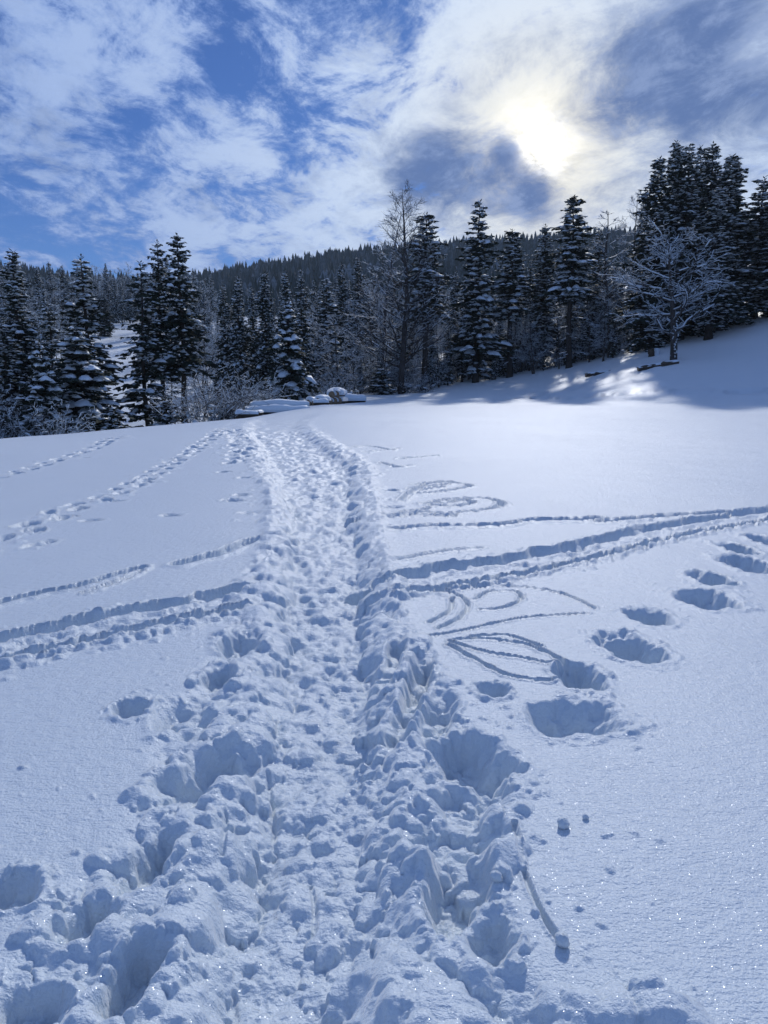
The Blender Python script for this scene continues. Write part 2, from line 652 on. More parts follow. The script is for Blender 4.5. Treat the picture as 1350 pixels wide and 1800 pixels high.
# long tracks across the field (pressed down in one go)
G = np.zeros((NR, NC)); RG = np.zeros((NR, NC))
SKI_R1 = track([(650, 1030), (760, 1005), (900, 985), (1000, 966), (1100, 942), (1220, 918), (1380, 894)])
SKI_R2 = track([(660, 1055), (800, 1032), (930, 1010), (1040, 985), (1150, 956), (1260, 932), (1390, 908)])
SKI_L1 = track([(-60, 1145), (60, 1118), (200, 1085), (330, 1062), (440, 1035)])
SKI_L2 = track([(-60, 1182), (60, 1154), (200, 1122), (320, 1096), (430, 1070)])
groove(SKI_R1, 0.14, 0.10, 0.030, 0.5)
groove(SKI_R2, 0.055, 0.06, 0.028, 0.6)
groove(SKI_L1, 0.12, 0.11, 0.030, 0.5)
groove(SKI_L2, 0.05, 0.06, 0.028, 0.6)
groove(track([(-50, 1075), (60, 1045), (140, 1030), (250, 998)]), 0.06, 0.08, 0.02, 0.3)
groove(track([(150, 1042), (210, 1022), (250, 1005)]), 0.03, 0.03, 0.02, 0.4)
groove(track([(315, 992), (380, 975), (450, 950)]), 0.09, 0.09, 0.02, 0.3)
groove(track([(690, 932), (760, 926), (860, 925), (905, 921)]), 0.09, 0.05, 0.03, 0.5)
groove(track([(925, 917), (1020, 915), (1045, 913)]), 0.10, 0.06, 0.03, 0.4)
groove(track([(1055, 919), (1110, 914), (1180, 908)]), 0.09, 0.06, 0.03, 0.4)
groove(track([(1160, 908), (1260, 902), (1380, 893)]), 0.10, 0.06, 0.03, 0.4)
groove(track([(700, 985), (780, 970), (840, 965)]), 0.05, 0.03, 0.02, 0.4)
# stick drawings in the crust
for pl in ([(705, 880), (730, 862), (752, 852), (790, 850), (825, 855), (800, 862), (740, 868), (712, 866)],
           [(730, 852), (760, 849), (790, 848)], [(722, 860), (755, 856), (785, 853)], [(715, 870), (748, 861), (776, 858)],
           [(745, 885), (790, 878), (850, 876), (882, 884), (870, 893), (820, 900), (785, 903)],
           [(750, 884), (790, 884), (812, 879), (830, 884), (800, 890), (758, 888)],
           [(660, 907), (700, 903), (750, 893)], [(700, 906), (745, 900), (795, 906)], [(690, 908), (730, 905), (780, 908)], [(710, 898), (745, 895)],
           [(615, 787), (650, 785), (690, 791)], [(640, 794), (670, 792), (700, 788)], [(700, 806), (740, 802), (768, 800)], [(705, 803), (735, 803)],
           [(668, 812), (700, 820), (718, 818)]):
    groove(track(pl, 5), 0.065, 0.065, 0.02, 0.4)
for pl in ([(740, 1122), (800, 1112), (860, 1098), (930, 1085), (1030, 1078)], [(735, 1045), (790, 1040), (880, 1030), (960, 1038), (1010, 1052), (1045, 1070)],
           [(770, 1105), (810, 1085), (822, 1062), (800, 1045), (770, 1040)], [(755, 1095), (790, 1075), (795, 1052)], [(835, 1055), (860, 1040), (905, 1040), (915, 1055), (880, 1070), (845, 1072)],
           [(800, 1125), (850, 1124), (920, 1133), (965, 1150), (995, 1168)], [(790, 1128), (850, 1146), (920, 1158), (985, 1172)],
           [(790, 1134), (850, 1168), (900, 1190), (960, 1197), (990, 1192)], [(830, 1120), (890, 1118), (950, 1137)]):
    groove(track(pl, 6), 0.021, 0.030, 0.012, 0.5)
groove(track([(905, 1450), (915, 1510), (935, 1570), (962, 1622), (985, 1655)]), 0.012, 0.018, 0.006, 0.3)
# tracks on the hillside
groove(track([(870, 706), (960, 690), (1060, 672), (1150, 650)]), 0.35, 0.20, 0.10, 0.4)
groove(track([(930, 699), (1030, 697), (1130, 690), (1230, 688), (1390, 683)], 14), 0.25, 0.3, 0.14, 0.5)
D -= G
D += np.where(G > 0.01, 0, RG)
del RG

# trails of foot holes on the left
def trail(pix, step, a, b, depth, spread, lumps, seed):
    g = np.random.default_rng(seed)
    pts = np.array(track(pix, 30))
    seg = np.hypot(*np.diff(pts, axis=0).T)
    cum = np.concatenate([[0], np.cumsum(seg)])
    k, side = 0.0, 1
    while k < cum[-1]:
        x, y = np.interp(k, cum, pts[:, 0]), np.interp(k, cum, pts[:, 1])
        x2, y2 = np.interp(k + 0.2, cum, pts[:, 0]), np.interp(k + 0.2, cum, pts[:, 1])
        ang = math.atan2(y2 - y, x2 - x)
        nx, ny = -math.sin(ang), math.cos(ang)
        o = side * spread * g.uniform(0.6, 1.2)
        hole(x + nx * o, y + ny * o, a * g.uniform(0.8, 1.25), b * g.uniform(0.8, 1.2), ang + g.normal(0, 0.2), depth * g.uniform(0.6, 1.1), 0.03)
        for _ in range(lumps):
            w = g.normal(0, spread * 1.6)
            v = g.normal(0, 0.25)
            rr = g.uniform(0.04, 0.11)
            lump(x + nx * w + math.cos(ang) * v, y + ny * w + math.sin(ang) * v, rr, rr * g.uniform(0.3, 0.6))
        side = -side
        k += step * g.uniform(0.8, 1.2)


trail([(20, 945), (110, 900), (200, 868), (290, 822), (350, 785), (395, 752)], 0.42, 0.22, 0.13, 0.13, 0.14, 3, 3)
trail([(-30, 845), (60, 822), (120, 803), (170, 785), (205, 768)], 0.42, 0.24, 0.15, 0.13, 0.16, 3, 4)
trail([(-20, 975), (40, 958), (95, 938)], 0.5, 0.2, 0.12, 0.10, 0.12, 2, 5)
trail([(415, 815), (425, 790), (415, 765), (408, 750)], 0.40, 0.24, 0.16, 0.12, 0.16, 4, 6)
for px, py in ((118, 908), (58, 932), (160, 915), (205, 880), (300, 905), (150, 805), (260, 848), (415, 880), (405, 878), (440, 900), (425, 870), (430, 840), (395, 830), (700, 820), (685, 862), (690, 890)):
    x, y, _ = ground_pix(px, py)
    hole(x, y, 0.16, 0.10, rng.uniform(0, 0.5), 0.08, 0.015)

# boot holes beside the path: (photo x, y, half width, half height of the opening, heading)
HOLES = [(1020, 1186, 38, 22, 0.1, .20), (1008, 1258, 78, 27, 0.42, .20), (1106, 1132, 44, 24, 0.45, .20), (1140, 1080, 34, 14, 0.1, .18), (1242, 1052, 44, 15, 0.2, .18), (1250, 1017, 27, 13, 0.2, .18),
         (1312, 991, 34, 15, 0.15, .18), (1297, 965, 21, 11, 0.1, .16), (1345, 950, 20, 10, 0.1, .16), (866, 1214, 25, 13, 0.0, .10), (826, 1322, 58, 46, 0.8, .24), (830, 1390, 70, 30, 0.5, .15), (790, 1450, 95, 46, 0.35, .20),
         (805, 1545, 56, 66, 1.3, .24), (862, 1640, 40, 48, 1.3, .18), (230, 1244, 28, 17, 0.3, .12), (322, 1250, 46, 28, 0.2, .14), (375, 1338, 56, 50, 1.0, .22), (272, 1492, 34, 52, 1.4, .22),
         (148, 1608, 40, 42, 1.0, .18), (25, 1560, 42, 30, 0.3, .14), (235, 1690, 40, 66, 1.25, .24), (50, 1755, 56, 40, 0.6, .20), (420, 1128, 36, 20, 0.2, .15), (385, 1186, 26, 16, 0.2, .12), (430, 1420, 40, 40, 1.2, .16),
         (735, 1185, 22, 46, 1.4, .16), (705, 1260, 26, 42, 1.4, .15), (765, 1250, 30, 40, 1.3, .16), (690, 1150, 18, 30, 1.4, .12), (660, 1330, 30, 40, 1.4, .10)]
# clods of broken snow: banks, floor, scatter
def clods(n, y0, y1, rmin, rmax, where, hf=(0.45, 0.95), seed=1):
    g = np.random.default_rng(seed)
    for _ in range(n):
        y = y0 + (y1 - y0) * g.random()
        c, h, l, r = path_at(y)
        if where == 'floor':
            x = c + h * g.uniform(-0.95, 0.95)
        elif where == 'bank':
            s = g.random()
            x = l + (c - h - l) * s ** 0.8 if g.random() < 0.5 else r - (r - c - h) * s ** 0.8
        elif where == 'edge':
            e = h * g.uniform(0.9, 1.5)
            x = c + (e if g.random() < 0.5 else -e)
        else:
            e = abs(g.normal(0, 0.22))
            x = l - e if g.random() < 0.5 else r + e
        rad = rmin + (rmax - rmin) * g.random() ** 2
        lump(x, y, rad, rad * g.uniform(*hf), 0.3, g.uniform(0, 3), g.uniform(1.0, 1.5))


PE = P_END * 0.9
clods(110, 1.2, 8, 0.05, 0.11, 'edge', (0.35, 0.7), 21)
clods(150, 1.2, 8, 0.07, 0.15, 'bank', (0.3, 0.6), 22)
clods(420, 8, 24, 0.07, 0.15, 'bank', (0.3, 0.6), 23)
clods(240, 8, 24, 0.06, 0.13, 'edge', (0.3, 0.6), 24)
clods(300, 9, 30, 0.06, 0.13, 'floor', (0.25, 0.5), 44)
clods(160, 24, PE * 0.9, 0.12, 0.22, 'bank', (0.15, 0.3), 25)
for px, py, hw, hh, ang, dep in HOLES:
    x, y, _ = ground_pix(px, py + hh * 0.2)
    a = abs(ground_pix(px + hw, py)[0] - ground_pix(px - hw, py)[0]) / 2
    b = abs(ground_pix(px, py - hh)[1] - ground_pix(px, py + hh)[1]) / 2
    if ang > 0.9:
        a, b = b, a
    hole(x, y, a * 1.15, b * 1.15, ang if ang > 0.9 else ang * 0.6, dep * (0.55 if py > 1400 else 0.66 if py > 1200 else 0.9), 0.022)

clods(950, 1.2, 8, 0.02, 0.06, 'bank', (0.5, 0.9), 26)
clods(500, 1.2, 8, 0.02, 0.055, 'edge', (0.4, 0.8), 27)
clods(1500, 8, 24, 0.035, 0.08, 'bank', (0.4, 0.9), 28)
clods(900, 1.2, 8, 0.015, 0.05, 'floor', (0.2, 0.5), 29)
clods(1400, 8, 26, 0.025, 0.07, 'floor', (0.25, 0.55), 30)
clods(700, 1.2, 9, 0.005, 0.022, 'out', (0.5, 0.9), 31)
clods(250, 9, 26, 0.03, 0.07, 'out', (0.3, 0.8), 32)
clods(2800, 1.2, 6, 0.008, 0.022, 'bank', (0.5, 0.95), 33)
clods(3600, 1.2, 6.5, 0.007, 0.020, 'floor', (0.4, 0.8), 34)
g = np.random.default_rng(77)
for px, py, hw, hh, ang, dep in HOLES:          # crumbs thrown round each boot hole
    x, y, _ = ground_pix(px, py)
    k = abs(ground_pix(px + hw, py)[0] - x)
    for q in range(76):
        a = g.uniform(0, 6.28)
        d = k * (0.95 + abs(g.normal(0, 0.45))) if q < 62 else k * g.uniform(0, 0.6)
        rr = g.uniform(0.006, 0.024)
        lump(x + math.cos(a) * d, y + math.sin(a) * d * 1.1, rr, rr * g.uniform(0.5, 0.9))
mx_, my_, _ = ground_pix(1090, 1800)
for k in range(14):                             # a heap of thrown snow at the lower right
    lump(mx_ + g.normal(0, 0.07), my_ + g.normal(0, 0.05), 0.04 + 0.06 * g.random(), 0.05 * g.uniform(0.5, 1.0))
for T, wd in ((SKI_R1, .26), (SKI_R2, .12), (SKI_L1, .22), (SKI_L2, .12)):   # crumbs along the ski tracks
    Ta = np.array(T)
    for _ in range(len(T) * 26):
        k = g.random() * (len(T) - 1)
        if fbm(np.array([k * 0.21]), np.array([wd * 40]), 2)[0] < -0.08:
            continue
        x, y = np.interp(k, range(len(T)), Ta[:, 0]), np.interp(k, range(len(T)), Ta[:, 1])
        rr = 0.012 + 0.04 * g.random() ** 2.5
        lump(x + g.normal(0, .1), y + g.normal(0, wd * 0.8), rr, rr * g.uniform(0.35, 0.7))
# scrapes on the path floor left by ski tails
for q in ((1420, 395, 1500, 390), (1500, 545, 1580, 552), (1330, 470, 1450, 480)):
    RG = np.zeros((NR, NC)); G[:] = 0
    groove(track([(q[1], q[0]), (0.5 * (q[1] + q[3]) + 4, 0.5 * (q[0] + q[2])), (q[3], q[2])], 5), 0.012, 0.016, 0.01, 0.3)
    D -= G
D[nearr] += (0.004 * fbm(Xg[nearr] * 26, Yg[nearr] * 26, 2)) * np.where(front[nearr], inside[nearr], 0)
for ax in (0, 1):                               # powder settles: round the clods a little
    E = 0.76 * E + 0.12 * (np.roll(E, 1, ax) + np.roll(E, -1, ax))
Zall = Zg + D + E
# the coarse columns beyond the seam: straighten the seam row between the kept columns
keep = np.arange(0, NC, FAR_STRIDE)
si = n_near - 1
Zall[si] = np.interp(np.arange(NC), keep, Zall[si][keep])
Xs = np.interp(np.arange(NC), keep, Xg[si][keep]); Ys = np.interp(np.arange(NC), keep, Yg[si][keep])
Xg[si], Yg[si] = Xs, Ys
near_v = np.stack([Xg[:n_near], Yg[:n_near], Zall[:n_near]], -1).reshape(-1, 3)
far_v = np.stack([Xg[n_near:, keep], Yg[n_near:, keep], Zall[n_near:, keep]], -1).reshape(-1, 3)
idn = np.arange(n_near * NC).reshape(n_near, NC)
nf = NR - n_near
idf = n_near * NC + np.arange(nf * len(keep)).reshape(nf, len(keep))


def wrapquads(a, b):
    a2, b2 = np.roll(a, -1, -1), np.roll(b, -1, -1)
    return np.stack([a, a2, b2, b], -1).reshape(-1, 4)[:, ::-1]


quads = np.concatenate([wrapquads(idn[:-1], idn[1:]), wrapquads(idn[-1][keep][None], idf[:1]), wrapquads(idf[:-1], idf[1:])])
cidx = len(near_v) + len(far_v)
tri0 = np.stack([np.full(NC, cidx), np.roll(idn[0], -1), idn[0]], -1)[:, ::-1]
allv = np.concatenate([near_v, far_v, [[0, 0, 0]]])
field = link('snow_field', mesh_np('snow_field', allv, quads[:, ::-1], tri0[:, ::-1], [SNOW]))
field['kind'] = 'structure'
field['label'] = 'snow covered meadow and hillside crossed by a trodden path and ski tracks'


def snow_z(x, y):
    """height of the finished snow surface"""
    i = min(max(np.searchsorted(RR, math.hypot(x, y)), 0), NR - 1)
    j = min(max(np.searchsorted(TH, math.atan2(x, y)), 0), NC - 1)
    return float(Zall[i, j])

# ------------------------------------------------------------------ tree materials
def simple_mat(name, c0, c1, scale, rough=0.85, bump=0.0, spec=0.2):
    m, n = material(name)
    tcn = n.node('ShaderNodeTexCoord')
    f = n.noise(tcn.outputs['Object'], scale, 4, 0.6)
    col = n.mix(n.step(f, 0.3, 0.7), (*c0, 1), (*c1, 1))
    p = n.node('ShaderNodeBsdfPrincipled')
    n.put(p.inputs['Base Color'], col)
    p.inputs['Roughness'].default_value = rough
    p.inputs['Specular IOR Level'].default_value = spec
    if bump:
        b = n.node('ShaderNodeBump')
        b.inputs['Strength'].default_value = bump
        b.inputs['Distance'].default_value = 0.03
        n.put(b.inputs['Height'], f)
        n.t.links.new(b.outputs[0], p.inputs['Normal'])
    finish(n, p.outputs[0])
    return m


NEEDLE = simple_mat('needles', (0.016, 0.026, 0.020), (0.034, 0.050, 0.036), 1.3)
BARK = simple_mat('conifer_bark', (0.030, 0.024, 0.020), (0.070, 0.058, 0.050), 9.0, 0.9, 0.6)
BARK2 = simple_mat('bare_tree_bark', (0.035, 0.030, 0.027), (0.085, 0.075, 0.068), 11.0, 0.9, 0.5)


class Geo:
    """collects triangles and quads"""
    def __init__(self):
        self.v, self.q, self.t, self.n = [], [], [], 0

    def add(self, v, q=None, t=None):
        v = np.asarray(v, float).reshape(-1, 3)
        if q is not None and len(q):
            self.q.append(np.asarray(q).reshape(-1, 4) + self.n)
        if t is not None and len(t):
            self.t.append(np.asarray(t).reshape(-1, 3) + self.n)
        self.v.append(v)
        self.n += len(v)

    def mesh(self, name, mat, smooth=True):
        return mesh_np(name, np.concatenate(self.v), np.concatenate(self.q) if self.q else None,
                       np.concatenate(self.t) if self.t else None, [mat], smooth)


def frames(d):
    """two unit vectors across each direction"""
    ref = np.where(np.abs(d[:, 2:3]) < 0.9, np.array([[0, 0, 1.0]]), np.array([[1.0, 0, 0]]))
    a = np.cross(d, ref)
    a /= np.linalg.norm(a, axis=1, keepdims=True) + 1e-9
    return a, np.cross(a, d)


def frusta(geo, p0, p1, r0, r1, sides):
    d = p1 - p0
    d = d / (np.linalg.norm(d, axis=1, keepdims=True) + 1e-9)
    a, b = frames(d)
    ang = np.arange(sides) * 2 * np.pi / sides
    ca, sa = np.cos(ang)[None, :, None], np.sin(ang)[None, :, None]
    ring = a[:, None] * ca + b[:, None] * sa
    v = np.concatenate([p0[:, None] + ring * np.reshape(r0, (-1, 1, 1)), p1[:, None] + ring * np.reshape(r1, (-1, 1, 1))], 1)
    k = np.arange(sides)
    q = np.stack([k, (k + 1) % sides, sides + (k + 1) % sides, sides + k], -1)
    n = len(p0)
    geo.add(v, (q[None] + (np.arange(n) * 2 * sides)[:, None, None]).reshape(-1, 4))


OCT = np.array([[1, 0, 0], [0, 1, 0], [-1, 0, 0], [0, -1, 0], [0, 0, 1], [0, 0, -.6]], float)
OCT_T = np.array([[0, 1, 4], [1, 2, 4], [2, 3, 4], [3, 0, 4], [1, 0, 5], [2, 1, 5], [3, 2, 5], [0, 3, 5]])


def blobs(geo, c, sx, sy, sz, rot):
    n = len(c)
    v = OCT[None] * np.stack([sx, sy, sz], -1)[:, None]
    ca, sa = np.cos(rot)[:, None], np.sin(rot)[:, None]
    v = np.stack([v[..., 0] * ca - v[..., 1] * sa, v[..., 0] * sa + v[..., 1] * ca, v[..., 2]], -1) + c[:, None]
    geo.add(v, None, (OCT_T[None] + (np.arange(n) * 6)[:, None, None]).reshape(-1, 3))


def pad(geo, pts, w, th, g):
    """a lobed load of snow lying along a curve: rounded top, sagging sides, closed below"""
    m, k = len(pts), 5
    u = np.linspace(0, 1, m)
    tang = np.gradient(pts, axis=0)
    tang /= np.linalg.norm(tang, axis=1, keepdims=True) + 1e-9
    side = np.cross(tang, [0, 0, 1.0])
    side /= np.linalg.norm(side, axis=1, keepdims=True) + 1e-9
    env = np.sin(np.pi * (0.06 + 0.88 * u)) ** 0.55
    t = np.linspace(-1, 1, k)
    wj = w * env[:, None] * (1 + g.uniform(-0.35, 0.35, (m, 1)))
    across = t[None] * wj * (1 + g.uniform(-0.18, 0.18, (m, k)))
    lift = th * env[:, None] * np.sqrt(np.clip(1.05 - t[None] ** 2, 0, 1)) * (1 + g.uniform(-0.3, 0.3, (m, k))) - 0.42 * wj * t[None] ** 2
    top = pts[:, None] + side[:, None] * across[..., None] + np.array([0, 0, 1.0]) * lift[..., None]
    bot = pts[:, None] + side[:, None] * (across * 0.9)[..., None] + np.array([0, 0, 1.0]) * (np.minimum(lift, 0) - 0.12 * th)[..., None]
    ii = np.arange(m * k).reshape(m, k)
    q = np.stack([ii[:-1, :-1], ii[:-1, 1:], ii[1:, 1:], ii[1:, :-1]], -1).reshape(-1, 4)
    qb = q[:, ::-1] + m * k
    e = []
    for a, b in ((ii[:, 0], 1), (ii[:, -1], 0)):
        x = np.stack([a[:-1], a[1:], a[1:] + m * k, a[:-1] + m * k], -1)
        e.append(x if b else x[:, ::-1])
    for a, b in ((ii[0], 0), (ii[-1], 1)):
        x = np.stack([a[:-1], a[1:], a[1:] + m * k, a[:-1] + m * k], -1)
        e.append(x if b else x[:, ::-1])
    geo.add(np.concatenate([top.reshape(-1, 3), bot.reshape(-1, 3)]), np.concatenate([q, qb] + e))


TEMPLATES = {}


def conifer(key, seed, H=18.0, R=2.4, start=0.05, power=0.85, spacing=0.42, per=6, droop=0.35, up_top=0.5, snow=0.7, pads=1.0, thick=0.16,
            width=0.24, bits=5, trunk_r=0.20, gap=0.0, twig=1.0, dead=0, frost=0.0, lean=0.0):
    g = np.random.default_rng(seed)
    trunk, crown, load = Geo(), Geo(), Geo()
    nz = 16
    zt = np.linspace(-0.6, H, nz)
    bend = lean * (zt / H) ** 2 * H
    cx = bend + 0.05 * np.sin(zt * 0.5 + seed)
    cy = 0.05 * np.cos(zt * 0.43 + seed * 2)
    rad = trunk_r * (1 - np.clip(zt / H, 0, 1)) ** 0.85 + 0.012
    rad[0] *= 1.35
    P = np.stack([cx, cy, zt], -1)
    frusta(trunk, P[:-1], P[1:], rad[:-1], rad[1:], 8)

    def axis(z):
        return np.array([np.interp(z, zt, cx), np.interp(z, zt, cy), z])
    z = H * start
    dia_v, snow_c = [], []
    ph = 0.0
    while z < H - 0.25:
        f = (z - H * start) / (H * (1 - start))
        L0 = R * (1 - f) ** power * (0.80 + 0.2 * math.sin(f * 23 + seed)) + 0.16
        if f < 0.12:
            L0 *= 0.65 + 0.35 * f / 0.12
        npb = max(3, int(per * (0.7 + 0.3 * (1 - f))))
        for b in range(npb):
            if g.random() < gap:
                continue
            az = ph + b * 2 * math.pi / npb + g.normal(0, 0.22)
            L = L0 * g.uniform(0.68, 1.22)
            zz = z + g.uniform(-0.5, 0.5) * spacing
            base = axis(zz)
            el = up_top * f ** 1.5 - 0.10 * (1 - f) + g.normal(0, 0.08)
            dr = droop * (1.1 - 0.8 * f) * g.uniform(0.7, 1.3)
            out = np.array([math.cos(az), math.sin(az), 0.0])
            s = np.linspace(0, 1, 7)
            ztip = L * (el * s - dr * s ** 2 + 0.16 * dr * s ** 5)
            pts = base + out * (L * s * (1 - 0.12 * dr))[:, None] + np.array([0, 0, 1.0]) * ztip[:, None]
            side = np.array([-math.sin(az), math.cos(az), 0.0])
            # twigs: long narrow sprays both sides, some hanging
            m = int(7 + L * 8.5 * twig)
            sk = np.sort(g.uniform(0.10, 1.0, m))
            base_k = np.stack([np.interp(sk, s, pts[:, i]) for i in range(3)], -1)
            sg = np.where(np.arange(m) % 2 == 0, 1.0, -1.0)
            lt = (0.40 * L * (1 - 0.72 * sk) + 0.16) * g.uniform(0.7, 1.25, m)
            spread = g.uniform(0.55, 1.15, m)
            d = out[None] * np.cos(spread)[:, None] + side[None] * (np.sin(spread) * sg)[:, None]
            hang = g.random(m) < 0.36
            d[:, 2] += np.where(hang, -1.3, -0.28) * g.uniform(0.5, 1.3, m) + ztip[-1] / L * 0.5
            d /= np.linalg.norm(d, axis=1, keepdims=True)
            tip = base_k + d * lt[:, None]
            a, c = frames(d)
            roll = g.uniform(-0.9, 0.9, m)
            wv_ = (a * np.cos(roll)[:, None] + c * np.sin(roll)[:, None]) * (lt * g.uniform(0.17, 0.30, m) + 0.04)[:, None]
            mid = base_k + d * (lt * 0.45)[:, None]
            dia_v.append(np.stack([base_k, mid + wv_, tip, mid - wv_], 1))
            # the stem with its terminal spray
            w2 = side[None] * (0.05 + 0.06 * np.sin(np.pi * s))[:, None] * min(1.0, 0.4 + L * 0.4)
            q4 = np.stack([pts[:-1] - w2[:-1], pts[:-1] + w2[:-1], pts[1:] + w2[1:] * 0.8, pts[1:] - w2[1:] * 0.8], 1)
            dia_v.append(q4)
            if bits:
                nb = g.poisson(bits * (0.5 + 0.5 * L / R))
                if nb:
                    kk = g.integers(0, m, nb)
                    snow_c.append(np.concatenate([mid[kk] + (tip - mid)[kk] * g.uniform(-0.3, 0.7, nb)[:, None] + [0, 0, 0.03], lt[kk][:, None]], 1))
            if g.random() < snow * (1.0 - 0.55 * f):
                for _ in range(1 if g.random() > (pads - 1) else 2):
                    s0 = g.uniform(0.20, 0.5)
                    s1 = min(1.0, s0 + g.uniform(0.25, 0.48))
                    ss = np.linspace(s0, s1, 6)
                    off = side * g.normal(0, 0.12 * L)
                    pp = np.stack([np.interp(ss, s, pts[:, i]) for i in range(3)], -1) + off + [0, 0, 0.03]
                    sc_ = min(1.0, 0.35 + 0.3 * L)
                    pad(load, pp, width * sc_ * g.uniform(0.6, 1.35), thick * sc_ * g.uniform(0.8, 2.0), g)
        ph += 0.9 + g.uniform(0, 0.8)
        z += spacing * g.uniform(0.75, 1.25) * (0.65 + 0.35 * (1 - f))
    # leader shoot
    tp = axis(H)
    m = 8
    d = np.stack([np.cos(np.arange(m) * 2.4) * 0.55, np.sin(np.arange(m) * 2.4) * 0.55, np.full(m, 0.6)], -1)
    bk = tp - np.array([0, 0, 1.0]) * np.linspace(0.0, 0.6, m)[:, None]
    a, c = frames(d)
    dia_v.append(np.stack([bk, bk + d * 0.18 + a * 0.05, bk + d * 0.42, bk + d * 0.18 - a * 0.05], 1))
    # dead bare branches on the clean trunk
    for _ in range(dead):
        zz = g.uniform(0.06, max(start, 0.12)) * H
        az = g.uniform(0, 6.28)
        L = g.uniform(0.5, 1.6)
        b0 = axis(zz)
        e1 = b0 + np.array([math.cos(az) * L * 0.6, math.sin(az) * L * 0.6, -0.05 * L])
        e2 = e1 + np.array([math.cos(az + .3) * L * 0.4, math.sin(az + .3) * L * 0.4, -0.22 * L])
        frusta(trunk, np.array([b0, e1]), np.array([e1, e2]), [0.03, 0.018], [0.018, 0.008], 4)
        pad(load, np.linspace(b0 + (e1 - b0) * .3, e2, 5) + [0, 0, .03], 0.05, 0.05, g)
    D4 = np.concatenate([x for x in dia_v])
    crown.add(D4, np.arange(len(D4) * 4).reshape(-1, 4))
    if snow_c:
        S = np.concatenate(snow_c)
        n = len(S)
        sx = (0.10 + 0.16 * S[:, 3]) * g.uniform(0.5, 1.3, n)
        blobs(load, S[:, :3], sx, sx * g.uniform(0.5, 0.9, n), sx * g.uniform(0.3, 0.6, n), g.uniform(0, 6.28, n))
    TEMPLATES[key] = dict(H=H, R=R, parts=[('trunk', trunk.mesh('trunk_' + key, BARK)), ('crown', crown.mesh('crown_' + key, NEEDLE, False)),
                                          ('snow_load', load.mesh('snow_' + key, SNOW_TREE))])


